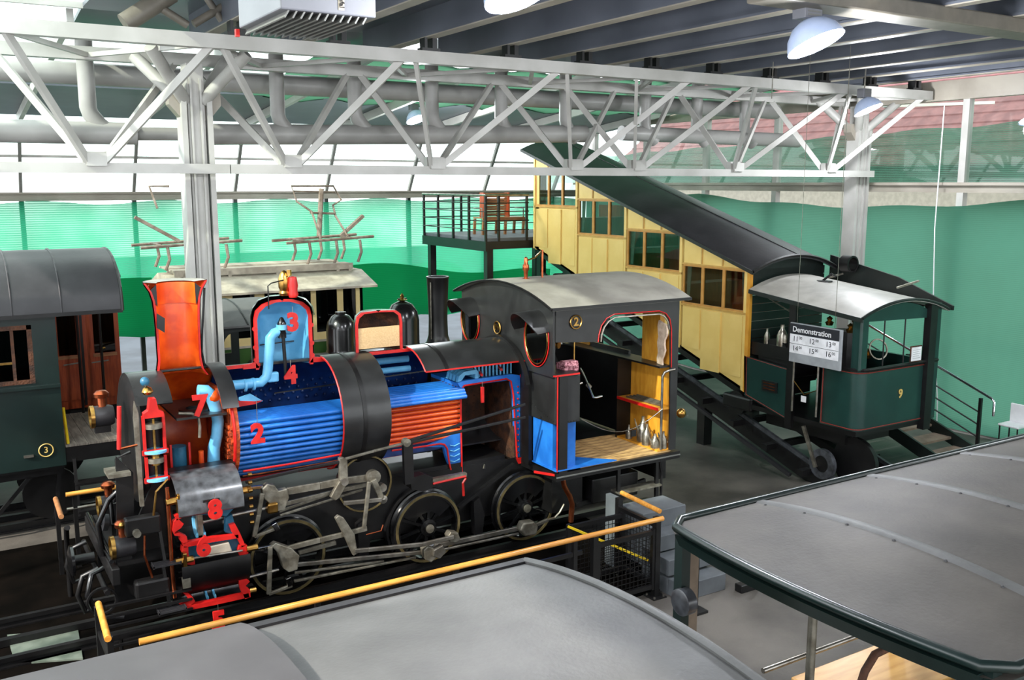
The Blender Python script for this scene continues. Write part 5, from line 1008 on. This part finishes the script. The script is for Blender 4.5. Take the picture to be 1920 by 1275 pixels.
# ================= yellow rack railcar =================
PC = thing('rack_railcar', 'yellow stepped rack railcar with four window rows climbing the steep ramp', 'railcar', (12.95, 14, .5))
XF = 12.0; XR = 13.85; YB = [11.78, 13.46, 15.14, 16.83, 18.52]; SL = .338*.5775/.57
def ez(y): return 3.47+(y-11.7)*.3045
def bz(y): return 1.31+(y-11.79)*.315
for i in range(4):
    y0, y1 = YB[i], YB[i+1]; zb = 2.69+.57*i; zt = 3.42+.57*i; w = (y1-y0)/3
    ys = [y0+.05, y0+w+.02, y0+2*w, y1-.04]
    # corner pillar and panels of the compartment
    Q(MB().prism([(y0, bz(y0)), (y0+.06, bz(y0+.06)), (y0+.06, ez(y0+.06)), (y0, ez(y0))], 'X', XF-.02, XF+.05), 'pillar', 'yellow', PC)
    fr = None
    for j in range(3):
        a0, a1 = ys[j]+.03, ys[j+1]-.03
        step = max(bz(a0), bz(a1)-.06) if j == 1 else bz(a0)
        Q(MB().prism([(ys[j], bz(ys[j])), (ys[j+1], bz(ys[j+1])), (ys[j+1], zb), (ys[j], zb)], 'X', XF+.0, XF+.04), 'lower_panel', 'yellow', PC)
        zlo = bz(a1)+.06 if j != 1 else bz(a0)-.0
        Q(MB().box(XF-.014-(.012 if j == 1 else 0), XF, a0, a1, max(zlo, bz(a1)-.12 if j == 1 else zlo), zb-.07), 'raised_panel', 'yellow', PC)
        Q(MB().prism([(ys[j], zt), (ys[j+1], zt), (ys[j+1], ez(ys[j+1])), (ys[j], ez(ys[j]))], 'X', XF+.0, XF+.04), 'upper_panel', 'yellow', PC)
        wn = Q(MB().box(XF-.01, XF+.04, ys[j], a0, zb, zt).box(XF-.01, XF+.04, a1, ys[j+1], zb, zt).box(XF-.01, XF+.04, a0, a1, zt-.03, zt).box(XF-.01, XF+.04, a0, a1, zb, zb+.03), 'window', 'window_wood', PC)
        Q(MB().box(XF+.015, XF+.022, a0, a1, zb+.03, zt-.03), 'pane', 'glass_car', wn)
        if j != 1:
            yc = a1-.06 if j == 2 else a0+.06
            s = -1 if j == 2 else 1
            Q(MB().prism([(yc-s*.05, zt-.03), (yc+s*.06, zt-.03), (yc+s*.03, zb+.3), (yc+s*.01, zb+.05), (yc-s*.05, zb+.05)], 'X', XF+.06, XF+.075), 'curtain', 'curtain', wn)
    yh = max(y0, 11.7+(zt+.06-3.47)/.3045); Q(MB().box(XF-.02, XF, yh, y1, zt, zt+.03), 'head_rail', 'yellow_trim', PC); Q(MB().box(XF-.025, XF, y0, y1, zb-.035, zb), 'sill_rail', 'yellow_trim', PC)
    for yy in (y0+w*1.1, y0+w*2.05):
        if ez(yy)-zt > .15: Q(MB().box(XF-.015, XF, yy-.015, yy+.015, zt+.035, ez(yy)-.02), 'rib', 'yellow_trim', PC)
Q(MB().box(XF-.02, XF+.04, 18.5, 18.56, bz(18.5), ez(18.5)), 'pillar', 'yellow', PC); Q(MB().box(XF, XF+.2, 18.35, 18.52, 3.4, 5.1), 'end_panel', 'yellow', PC)
Q(MB().prism([(11.78, bz(11.78)), (18.52, bz(18.52)), (18.52, bz(18.52)+.05), (11.78, bz(11.78)+.05)], 'X', XF, XR), 'floor', 'black', PC)
for i in range(4): Q(MB().box(XR-.03, XR, YB[i], YB[i+1], 1.35+.57*i, 2.69+.57*i), 'far_wall', 'wood_brown', PC); Q(MB().box(XF+.3, XR-.05, YB[i]+.1, YB[i]+.5, 1.45+.57*i, 2.45+.57*i), 'seat', 'wood_brown', PC)
Q(MB().prism([(11.78, bz(11.78)), (18.52, bz(18.52)), (18.52, bz(18.52)-.2), (11.78, bz(11.78)-.2)], 'X', XF+.15, XR-.15), 'underframe', 'black', PC)
rp = roofarc(11.88, 13.95, 0, .24)
A = [(x, 11.55, ez(11.55)+z) for x, z in rp]; B_ = [(x, 18.95, ez(18.95)+z) for x, z in rp]
rr = Q(MB().shell(A, B_, [(x, y, z-.05) for x, y, z in A], [(x, y, z-.05) for x, y, z in B_]), 'roof', 'roof_dark', PC, smooth=40)
Q(MB().tube(A, .03, 6), 'roof_edge', 'black', rr); Q(MB().beam((11.88, 11.55, ez(11.55)-.02), (11.88, 18.95, ez(18.95)-.02), .03, .06), 'roof_edge', 'black', rr); Q(MB().beam((13.0, 11.6, ez(11.6)+.245), (13.0, 18.9, ez(18.9)+.245), .04, .012), 'roof_seam', 'black', rr)
gp = [(x, ez(11.7)+z-.05) for x, z in rp][1:-1]
Q(MB().prism([(12.0, ez(11.7)-.35)] + gp + [(13.83, ez(11.7)-.35)], 'Y', 11.72, 11.77), 'gable', 'green_black', PC)
Q(MB().prism([(12.0, ez(18.5)-.02)] + [(x, ez(18.5)+z-.05) for x, z in rp][1:-1] + [(13.83, ez(18.5)-.02)], 'Y', 18.5, 18.54), 'gable', 'yellow', PC)
# lower driving cab (dark green)
Q(MB().prism([(11.78, 1.94), (10.79, 1.87), (10.74, 1.01), (11.74, 1.25)], 'X', 11.98, 12.03), 'cab_panel', 'green_dark', PC)
Q(MB().tube([(11.98, 11.72, 1.93), (11.98, 10.78, 1.86), (11.98, 10.73, 1.03), (11.97, 11.69, 1.27)], .009, 5, closed=True), 'coach_line', 'line_red', PC)
Q(MB().box(11.97, 12.04, 10.66, 10.8, .9, 3.0), 'door_post', 'black', PC); Q(MB().box(11.98, 12.04, 11.7, 11.78, 1.3, 3.4), 'door_post', 'ochre', PC)
cp = [(12.0, 10.08), (12.0, 9.55), (12.03, 9.45), (12.1, 9.4), (12.2, 9.38), (13.9, 9.38)]
A = [(x, y, 1.1) for x, y in cp]; B_ = [(x, y, 2.04) for x, y in cp]
Q(MB().shell(A, B_, [(x+.02, y+.03, 1.1) for x, y in cp], [(x+.02, y+.03, 2.04) for x, y in cp]), 'cab_panel', 'green_dark', PC, smooth=40)
Q(MB().tube([(x-.012, y-.012, 2.02) for x, y in cp], .009, 5), 'coach_line', 'line_red', PC); Q(MB().tube([(x-.012, y-.012, 1.13) for x, y in cp], .009, 5), 'coach_line', 'line_red', PC); Q(MB().beam((11.99, 10.06, 1.13), (11.99, 10.06, 2.02), .014, .014), 'coach_line', 'line_red', PC)
Q(MB().tube([(x-.02, y-.02, 2.07) for x, y in cp], .03, 6), 'cab_sill', 'black', PC)
Q(MB().box(11.99, 12.17, 9.38, 9.56, 2.05, 2.95), 'corner_pillar', 'green_dark', PC, bevel=.03); Q(MB().box(13.55, 13.72, 9.3, 9.42, .95, 3.0), 'black_post', 'black', PC)
Q(MB().box(13.72, 13.9, 9.36, 9.5, 1.1, 3.0), 'corner_pillar', 'green_dark', PC)
hp = roofarc(12.12, 13.6, 2.9, .17); Q(MB().prism(hp + [(13.6, 2.78), (12.12, 2.82)], 'Y', 9.38, 9.42), 'header', 'green_dark', PC)
for x in (12.55, 13.05): Q(MB().cyl((x, 9.4, 2.06), (x, 9.4, 2.95), .012, 6), 'window_bar', 'black', PC)
rp = roofarc(11.86, 13.98, 0, .22)
A = [(x, 9.28, 2.9+z) for x, z in rp]; B_ = [(x, 11.62, 3.12+z) for x, z in rp]
cr = Q(MB().shell(A, B_, [(x, y, z-.03) for x, y, z in A], [(x, y, z-.03) for x, y, z in B_]), 'cab_roof', 'white_roof', PC, smooth=40)
Q(MB().tube(A, .025, 6), 'roof_edge', 'green_black', cr); Q(MB().beam((11.87, 9.28, 2.87), (11.87, 11.62, 3.09), .03, .07), 'roof_edge', 'green_black', cr)
Q(MB().lathe((12.9, 10.9, 3.26), UP, [(0, .0), (.13, 0), (.13, .02), (0, .03)], 16), 'roof_hatch', 'black', cr); Q(MB().tube([(12.85, 10.9, 3.28), (12.95, 10.8, 3.4), (13.05, 10.8, 3.35)], .02, 6), 'hatch_lever', 'black', cr)
Q(MB().prism([(11.75, 3.62), (10.3, 3.33), (9.25, 2.95), (9.25, 2.88), (11.75, 2.9)], 'X', 14.02, 14.06), 'side_screen', 'green_black', PC)
Q(MB().lathe((13.85, 11.3, 3.5), (0,-1,0), [(.12, 0), (.15, 0), (.15, .2), (.12, .2)], 18, close=True), 'funnel', 'black', PC, smooth=40)
for y in (10.0, 11.55): Q(MB().beam((13.6, y, 3.2), (14.02, y-.1, 3.3), .03, .03), 'screen_stay', 'steel_rough', PC)
Q(MB().prism([(9.4, 1.02), (11.78, 1.02), (11.78, 1.1), (9.4, 1.1)], 'X', 12.02, 13.88), 'cab_floor', 'black', PC)
for k in range(14): Q(MB().box(12.05, 13.85, 11.72, 11.75, 1.35+.15*k, 1.49+.15*k), 'bulkhead_slat', 'green_black', PC)
Q(MB().box(13.84, 13.9, 9.4, 11.75, 1.1, 2.05), 'cab_panel', 'green_dark', PC)
Q(MB().lathe((0, 11.2, 1.95), XA, [(0, 12.1), (.36, 12.1), (.36, 13.7), (0, 13.7)], 24, ref=UP), 'cross_boiler', 'black', PC, smooth=40); Q(MB().box(12.06, 12.5, 10.85, 11.7, 1.98, 2.2), 'boiler_shelf', 'black', PC)
for x, y, h in ((12.6, 10.5, 2.75), (12.85, 10.2, 2.72), (12.5, 10.0, 2.7), (12.7, 9.8, 2.3)): Q(MB().lathe((x, y, h-.16), UP, [(.05, 0), (.07, .05), (.03, .08), (.05, .12), (0, .16)], 12), 'boiler_fitting', 'brass', PC, smooth=40)
Q(MB().cyl((12.9, 10.4, 1.1), (12.9, 10.4, 2.5), .22, 16), 'engine_column', 'black', PC); Q(MB().lathe((12.75, 9.65, 2.3), (-.3,-1,.3), [(.15, 0), (.17, 0), (.17, .02), (.15, .02)], 20, close=True), 'hand_wheel', 'steel_rough', PC, smooth=40)
for y in (10.62, 10.12): Q(MB().cyl((11.94, y, 1.2), (11.94, y, 2.05), .016, 8), 'door_rail', 'steel', PC)
Q(MB().tube([(11.94, 10.62, 1.72), (11.93, 10.37, 1.52), (11.94, 10.12, 1.64)], .008, 5), 'door_chain', 'brass', PC); Q(MB().box(11.915, 11.925, 10.32, 10.42, 1.4, 1.5), 'chain_tag', 'white', PC)
Q(MB().cyl((12.05, 11.5, 3.05), (12.1, 10.75, 2.75), .012, 6), 'rod', 'steel', PC)
text('9', 'number', 'gold', PC, (13.0, 9.365, 1.6), XA, UP, .2, .004, .004)
pl = Q(MB().box(11.955, 11.975, 10.98, 11.32, 1.42, 1.6), 'maker_plate', 'black', PC)
for k in range(3): Q(MB().box(11.95, 11.956, 11.02, 11.28, 1.455+.05*k, 1.47+.05*k), 'plate_line', 'copper', pl)
Q(MB().lathe((12.2, 10.15, .375), XA, [(.14, -.04), (.25, -.04), (.25, .04), (.14, .04)], 24, close=True), 'guide_wheel', 'casing', PC, smooth=40); Q(MB().lathe((12.2, 10.15, .375), XA, [(0, -.02), (.15, -.02), (.15, .03), (0, .03)], 20), 'wheel_disc', 'black', PC)
Q(MB().lathe((12.5, 9.75, .45), XA, [(0, -.04), (.42, -.04), (.42, .04), (0, .04)], 24), 'gear_guard', 'black', PC, smooth=40); Q(MB().box(12.4, 13.5, 9.9, 11.6, .72, 1.02), 'underframe', 'black', PC); Q(MB().beam((12.1, 10.5, .95), (12.15, 10.25, .3), .05, .05), 'brake_hanger', 'steel_rough', PC)
Q(MB().lathe((12.1, 12.0, 1.05), XA, [(.1, -.05), (.22, -.05), (.22, .05), (.1, .05)], 18, close=True), 'gear_wheel', 'black', PC); Q(MB().box(12.0, 12.3, 11.6, 12.3, .95, 1.2), 'gear_case', 'black', PC, bevel=.04)
Q(MB().lathe((12.1, 17.3, 2.75), XA, [(.1, -.05), (.25, -.05), (.25, .05), (.1, .05)], 18, close=True), 'gear_wheel', 'black', PC); Q(MB().box(12.0, 12.3, 16.9, 17.8, 2.55, 2.9), 'gear_case', 'black', PC, bevel=.04)
# milk bottles on the cab shelf
def bottle(x, y, z, h, r, lab, m='tin'):
    build(MB().lathe((x, y, z), UP, [(0, 0), (r, 0), (r, h*.5), (r*.7, h*.68), (r*.38, h*.8), (r*.38, h), (0, h)], 14), 'metal_flask', m, smooth=40, label=lab, cat='flask', group='flasks in the green cab')
bottle(12.12, 11.4, 2.2, .26, .05, 'small pointed flask left on the green cab shelf'); bottle(12.16, 11.1, 2.2, .36, .09, 'larger grey flask in the middle of the green cab shelf'); bottle(12.3, 10.95, 2.2, .36, .09, 'larger grey flask right on the green cab shelf')
# ---- demonstration times board ----
SG = thing('timetable_board', 'hanging white board headed Demonstration with six times', 'sign', (11.82, 10.1, 2.05))
Q(MB().box(11.81, 11.85, 9.6, 10.62, 2.05, 2.69), 'board', 'print_grey', SG, bevel=.005)
Q(MB().box(11.803, 11.81, 9.64, 10.61, 2.51, 2.675), 'header', 'print_dark', SG); Q(MB().box(11.803, 11.81, 9.64, 10.61, 2.2, 2.505), 'time_panel', 'sign_panel', SG); Q(MB().box(11.801, 11.804, 9.64, 10.61, 2.35, 2.356), 'rule', 'print_dark', SG)
text('Demonstration', 'heading', 'white', SG, (11.801, 10.56, 2.585), (0,-1,0), UP, .125, .001, .002, 'LEFT')
for k, tx in enumerate(('11', '12', '13', '14', '15', '16')):
    yy = 10.55-.33*(k % 3); zz = 2.43 if k < 3 else 2.275
    text(tx, 'hour', 'print_dark', SG, (11.801, yy, zz), (0,-1,0), UP, .12, .001, 0, 'LEFT'); text('00', 'minutes', 'print_dark', SG, (11.801, yy-.13, zz+.025), (0,-1,0), UP, .065, .001, 0, 'LEFT')
Q(MB().cyl((11.83, 10.5, 2.69), (11.83, 10.5, 6.9), .004, 4), 'suspension_wire', 'steel', SG); Q(MB().cyl((11.83, 9.75, 2.69), (11.83, 9.75, 6.9), .004, 4), 'suspension_wire', 'steel', SG)
NB = thing('notice_card', 'small white notice card in the green cab window', 'notice', (13.25, 9.33, 2.1))
Q(MB().box(13.12, 13.4, 9.32, 9.335, 2.1, 2.36), 'frame', 'fire_brown', NB); Q(MB().box(13.14, 13.38, 9.312, 9.32, 2.12, 2.34), 'card', 'sign_panel', NB)
for k in range(5): Q(MB().box(13.17, 13.35-.03*(k % 2), 9.31, 9.312, 2.16+.033*k, 2.166+.033*k), 'text_line', 'print_grey', NB)
# ---- stair beside the ramp ----
SR = thing('steel_stair', 'dark steel stair with wooden treads and white handrail beside the green cab', 'stair', (14.9, 10, 0))
for x in (14.3, 15.35): Q(MB().beam((x, 8.9, .02), (x, 11.9, 1.12), .05, .22), 'stringer', 'green_black', SR)
for k in range(7): Q(MB().box(14.33, 15.33, 9.15+.4*k, 9.5+.4*k, .1+.147*k, .14+.147*k), 'tread', 'wood_tread', SR)
for y in (9.5, 11.0): Q(MB().beam((15.4, y, (y-8.9)*.366), (15.4, y, (y-8.9)*.366+1.0), .05, .05), 'post', 'black', SR)
for h in (.3, .52, .74): Q(MB().cyl((15.4, 9.5, .22+h), (15.4, 12.2, 1.21+h), .014, 6), 'bar', 'black', SR)
Q(MB().tube([(15.4, 12.5, 2.42), (15.4, 9.3, 1.25), (15.4, 9.25, 1.2), (15.4, 9.25, .95)], .025, 8), 'handrail', 'chrome', SR, smooth=60)
# ================= foreground carriage (roof seen from above) =================
FC = thing('grey_roofed_carriage', 'carriage in the foreground whose pale grey roof fills the bottom', 'carriage', (1, 3.1, 0))
def fz2(y, up=0): return 2.8+up+.14*(1-((y-3.1)/1.18)**2)
ysr = [1.92+2.36*i/20 for i in range(21)]
def sheet(x0, x1, up, m, name, par):
    A = [(x0, y, fz2(y, up)) for y in ysr]; B_ = [(x1, y, fz2(y, up)) for y in ysr]
    return build(MB().shell(A, B_, [(x, y, z-.04) for x, y, z in A], [(x, y, z-.04) for x, y, z in B_]), name, m, par, smooth=40)
r1 = sheet(-3, 2.72, 0, 'roof_grey', 'roof', FC)
def hz(y): return 2.84+.16*(1-abs((y-3.1)/1.2)**3)
A = [(-3, y, hz(y)) for y in ysr]; B_ = [(1.12, y, hz(y)) for y in ysr]
build(MB().shell(A, B_, [(x, y, 2.8) for x, y, z in A], [(x, y, 2.8) for x, y, z in B_]), 'roof_hood', 'roof_hood', FC, smooth=50)
build(MB().tube([(2.72, y, fz2(y)+.01) for y in ysr], .022, 6), 'roof_bead', 'roof_grey', FC, smooth=60)
build(MB().beam((-3, 4.28, 2.79), (2.72, 4.28, 2.79), .05, .06), 'gutter', 'roof_dark', FC)
for y in (2.05, 4.1): build(MB().box(-3, 2.55, y, y+.06, .7, 2.74), 'side_wall', 'green_coach', FC)
build(MB().box(2.5, 2.55, 2.1, 4.1, .7, 2.76), 'end_wall', 'green_coach', FC); build(MB().box(-3, 2.55, 2.1, 4.1, .6, .7), 'floor', 'black', FC)
for x in (-1, 1.6):
    for y in (2.6, 3.6): build(MB().lathe((x, y, .42), (0,1,0), [(0, -.05), (.42, -.05), (.42, .05), (0, .05)], 20), 'wheel', 'black', FC)
# ================= open carriage at the right =================
OC = thing('open_carriage', 'open sided carriage with flat grey roof and dark green rim at the right', 'carriage', (8, 3.25, 0))
def oz(x, v): g = min(1, max(0, (x-3.8)/.75)); g = g*g*(3-2*g); return 2.8+.1*(1-v*v)*g
nx = 44; nv = 20; vs = []; fs = []
XS = [3.8+.04*i for i in range(20)] + [4.6+.35*i for i in range(26)]
for x in XS:
    for j in range(nv+1):
        v = -1+2*j/nv; bow = -.08*(1-v*v)*max(0, 1-(x-3.8)/.6); hw = 1.1 if x > 3.95 else 1.1-.1*(1-math.sqrt(max(0, 1-((3.95-x)/.15)**2)))
        vs.append((x+bow, 3.25+v*hw, oz(x, v)))
n1 = nv+1
for i in range(len(XS)-1):
    for j in range(nv): a = i*n1+j; fs.append((a, a+1, a+n1+1, a+n1))
N = len(vs); b = MB().add(vs + [(x, y, z-.05) for x, y, z in vs], fs + [tuple(q+N for q in reversed(f)) for f in fs])
build(b, 'roof', 'roof_brown', OC, smooth=50)
edge = [vs[i*n1] for i in range(len(XS)-1, -1, -3)] + [vs[j] for j in range(nv+1)] + [vs[i*n1+nv] for i in range(0, len(XS), 3)]
build(MB().tube([(x, y, z+.005) for x, y, z in edge], .028, 8), 'rim', 'green_coach', OC, smooth=60)
endc = [vs[j] for j in range(nv+1)]
build(MB().shell([(x-.01, y, z-.04) for x, y, z in endc], [(x+.03, y, z-.12) for x, y, z in endc], [(x+.03, y, z-.04) for x, y, z in endc], [(x+.06, y, z-.12) for x, y, z in endc]), 'fascia', 'green_coach', OC, smooth=50)
for x in (4.6, 5.71, 6.82, 7.93, 9.04, 10.15, 11.26):
    pts = [(x, 3.25+1.08*v/10, oz(x, v/10)) for v in range(-10, 11)]
    build(MB().shell([(a-.03, c, d+.012) for a, c, d in pts], [(a+.03, c, d+.012) for a, c, d in pts], [(a-.05, c, d) for a, c, d in pts], [(a+.05, c, d) for a, c, d in pts]), 'roof_rib', 'roof_grey', OC, smooth=40)
    for v in range(-9, 10, 3): build(MB().lathe((x-.06, 3.25+1.08*v/10, oz(x, v/10)), UP, [(.012, 0), (.008, .008), (0, .01)], 6), 'rivet', 'roof_dark', OC)
for x in (3.87, 6.0, 8.2, 10.4):
    for y in (2.24, 4.26): build(MB().box(x-.035, x+.035, y-.035, y+.035, .8, 2.78), 'roof_post', 'green_coach', OC)
build(MB().box(3.91, 3.99, 4.24, 4.28, 1.4, 2.7), 'wood_batten', 'wood_tread', OC)
build(MB().lathe((3.84, 4.2, 2.33), XA, [(0, -.04), (.07, -.04), (.085, -.035), (.085, .035), (.07, .04), (0, .04)], 24), 'signal_drum', 'casing', OC, smooth=40)
build(MB().box(3.9, 11.5, 2.2, 4.3, .72, .82), 'floor', 'black', OC)
build(MB().tube([(3.98, 3.32, .82), (3.98, 3.32, 2.75)], .025, 8), 'pole', 'steel_rough', OC, smooth=60)
build(MB().tube([(4.24, 3.9, 1.89), (4.31, 3.9, 1.89), (4.71, 3.9, 1.89), (5.14, 3.9, 1.89)], .018, 8), 'end_rail', 'steel', OC, smooth=60)
build(MB().box(4.75, 5.85, 3.55, 4.12, 1.56, 1.6), 'seat_board', 'wood_desk', OC, bevel=.01)
build(MB().box(4.8, 5.8, 3.6, 4.08, .82, 1.56), 'seat_box', 'wood_desk', OC)
build(MB().tube([(4.72, 3.55, 1.8), (4.76, 3.55, 1.9), (4.85, 3.55, 1.99), (4.99, 3.55, 2), (5.19, 3.55, 1.94), (5.41, 3.55, 1.83)], .026, 10), 'brake_pipe', 'fire_brown', OC, smooth=60)
build(MB().cyl((5.25, 3.3, 1.62), (5.25, 3.3, 1.7), .05, 14), 'brass_cap', 'brass', OC); build(MB().box(4.9, 5.9, 2.6, 3.45, 1.2, 1.62), 'controller', 'black', OC, bevel=.02)
for x in (5.2, 9.6):
    for y in (2.75, 3.75): build(MB().lathe((x, y, .42), (0,1,0), [(0, -.05), (.42, -.05), (.42, .05), (0, .05)], 20), 'wheel', 'black', OC)
# ================= barrier around the locomotive =================
def rail_(p, q, name='wood_rail', r=.03): return MB().cyl(p, q, r, 12)
HB = thing('visitor_barrier', 'long wooden handrail on black posts in front of the locomotive', 'barrier', (4.2, 8.22, 0))
build(rail_((1.28, 8.22, 1.0), (7.14, 8.22, 1.0)), 'wood_rail', 'handrail', HB, smooth=50)
for x in (1.35, 2.9, 4.4, 5.9): build(MB().box(x-.025, x+.025, 8.24, 8.29, 0, .99), 'post', 'black', HB)
build(MB().box(1.3, 6.0, 8.25, 8.28, .78, .83), 'mid_bar', 'black', HB); build(MB().box(1.3, 6.0, 8.25, 8.28, .1, .14), 'mid_bar', 'black', HB); build(MB().box(1.3, 6.0, 8.24, 8.29, .45, .49), 'mid_bar', 'black', HB)
EB = thing('end_barrier', 'short wooden handrail on a black post in front of the buffer', 'barrier', (1.08, 8.8, 0))
build(rail_((1.1, 9.22, 1.0), (1.06, 8.42, 1.0)), 'wood_rail', 'handrail', EB, smooth=50)
for y in (8.5, 9.2): build(MB().box(1.06, 1.11, y-.025, y+.025, 0, .98), 'post', 'black', EB)
build(MB().box(1.07, 1.1, 8.5, 9.2, .7, .75), 'mid_bar', 'black', EB); build(MB().box(1.07, 1.1, 8.5, 9.2, .3, .34), 'mid_bar', 'black', EB)
EB2 = thing('end_barrier', 'short brown handrail on steel pipe at the far left of the buffer', 'barrier', (1.1, 12.3, 0))
build(rail_((1.12, 12.75, 1.0), (1.1, 12.0, 1.0)), 'wood_rail', 'wood_bench', EB2, smooth=50)
build(MB().tube([(1.13, 11.7, .95), (1.13, 11.85, .9), (1.13, 11.95, .6), (1.13, 11.95, 0)], .03, 8), 'post', 'black', EB2, smooth=60); build(MB().box(1.1, 1.15, 12.7, 12.75, 0, .98), 'post', 'black', EB2)
FB = thing('rear_barrier', 'wooden handrail with steel bar on the far side of the locomotive', 'barrier', (4, 12.85, 0))
build(rail_((1.25, 12.85, 1.0), (6.5, 12.85, 1.0)), 'wood_rail', 'handrail', FB, smooth=50)
build(MB().cyl((1.25, 12.87, .8), (6.5, 12.87, .8), .022, 8), 'steel_bar', 'steel', FB, smooth=50)
for x in (1.35, 2.9, 4.4, 5.9): build(MB().box(x-.025, x+.025, 12.85, 12.9, 0, .99), 'post', 'black', FB)
# mesh gate
MG = thing('mesh_gate', 'black framed wire mesh gate at the right end of the handrail', 'gate', (6.9, 8.3, 0))
def meshpanel(p0, u, w, z0, z1, par, s=.06):
    p0 = Vector(p0); u = Vector(u).normalized(); b = MB()
    n = int(w/s)
    for k in range(1, n): q = p0+u*(k*s); b.beam(q+Vector((0,0,z0)), q+Vector((0,0,z1)), .006, .006)
    for k in range(1, int((z1-z0)/s)): b.beam(p0+Vector((0,0,z0+k*s)), p0+u*w+Vector((0,0,z0+k*s)), .006, .006)
    f = build(b, 'wire_mesh', 'black', par)
    for q in (p0, p0+u*w): build(MB().beam(q+Vector((0,0,z0-.04)), q+Vector((0,0,z1+.04)), .05, .05), 'frame', 'black', par)
    for z in (z0, z1): build(MB().beam(p0+Vector((0,0,z)), p0+u*w+Vector((0,0,z)), .045, .05), 'frame', 'black', par)
meshpanel((6.25, 8.3, 0), (1,0,0), .82, .14, .82, MG); meshpanel((7.14, 8.34, 0), (0,1,0), .72, .14, .88, MG); meshpanel((6.3, 8.95, 0), (1,0,0), .82, .14, .82, MG)
for x, y in ((7.12, 8.3), (7.16, 9.08), (6.2, 8.3)):
    build(MB().box(x-.035, x+.035, y-.035, y+.035, 0, 1.0), 'post', 'black', MG); build(MB().box(x-.1, x+.1, y-.1, y+.1, 0, .012), 'foot_plate', 'black', MG)
    for dx, dy in ((-.07,-.07), (.07,-.07), (.07,.07), (-.07,.07)): build(MB().cyl((x+dx, y+dy, .012), (x+dx, y+dy, .03), .014, 6), 'bolt', 'steel', MG)
build(MB().beam((6.25, 8.9, .86), (7.05, 8.36, .45), .02, .025), 'warning_strip', 'yellow_pole', MG)
build(rail_((7.2, 9.08, 1.06), (7.16, 8.3, 1.06)), 'wood_rail', 'handrail', MG, smooth=50)
# grey steps up to the cab
GS = thing('boarding_steps', 'grey painted wooden boarding steps beside the cab', 'steps', (7.6, 8.6, 0))
for k, (y0, y1, z) in enumerate(((8.75, 9.2, .86), (8.5, 8.75, .64), (8.25, 8.5, .43), (8.0, 8.25, .21))):
    build(MB().box(7.28, 7.98, y0, y1, 0 if k in (0, 3) else z-.2, z), 'tread_box', 'step_grey', GS, bevel=.008)
build(MB().box(7.28, 7.98, 8.25, 9.2, 0, .2), 'base_box', 'step_grey', GS)
build(MB().box(7.5, 7.53, 8.76, 9.19, .86, .865), 'edge_strip', 'tan', GS); build(MB().box(7.21, 7.28, 9.22, 9.42, 0, .95), 'side_board', 'step_grey', GS)
# small things on the floor
build(MB().prism([(.4, 11.2), (1.08, 10.95), (1.03, 10.2), (.42, 10.45)], 'Z', .012, .03), 'floor_plate', 'green_cast', label='greenish grey metal plate lying on the dark floor', cat='floor plate')
SP = thing('stanchion', 'black stanchion with square foot on the floor behind the green rim', 'stanchion', (7.25, 7.73, 0))
build(MB().cyl((7.25, 7.73, .03), (7.25, 7.73, 1.0), .025, 8), 'pole', 'black', SP); build(MB().box(7.15, 7.35, 7.63, 7.83, 0, .03), 'foot', 'black', SP)
FS = thing('low_floor_stand', 'low black metal stand lying on the floor', 'stand', (8.3, 7.85, 0))
build(MB().box(8.05, 8.42, 7.8, 7.92, 0, .1), 'base', 'black', FS, bevel=.01); build(MB().box(8.36, 8.42, 7.83, 7.89, .1, .32), 'upright', 'black', FS)
ST_ = thing('white_stool', 'white seated stool with dark legs at the right wall', 'stool', (16.9, 9.75, 0))
build(MB().box(16.72, 17.1, 9.55, 9.95, .46, .5), 'seat', 'white', ST_, bevel=.015); build(MB().box(17.06, 17.1, 9.57, 9.93, .5, .85), 'backrest', 'white', ST_, bevel=.012)
for x in (16.75, 17.07):
    for y in (9.58, 9.92): build(MB().cyl((x, y, 0), (x, y, .46), .014, 8), 'leg', 'black', ST_)
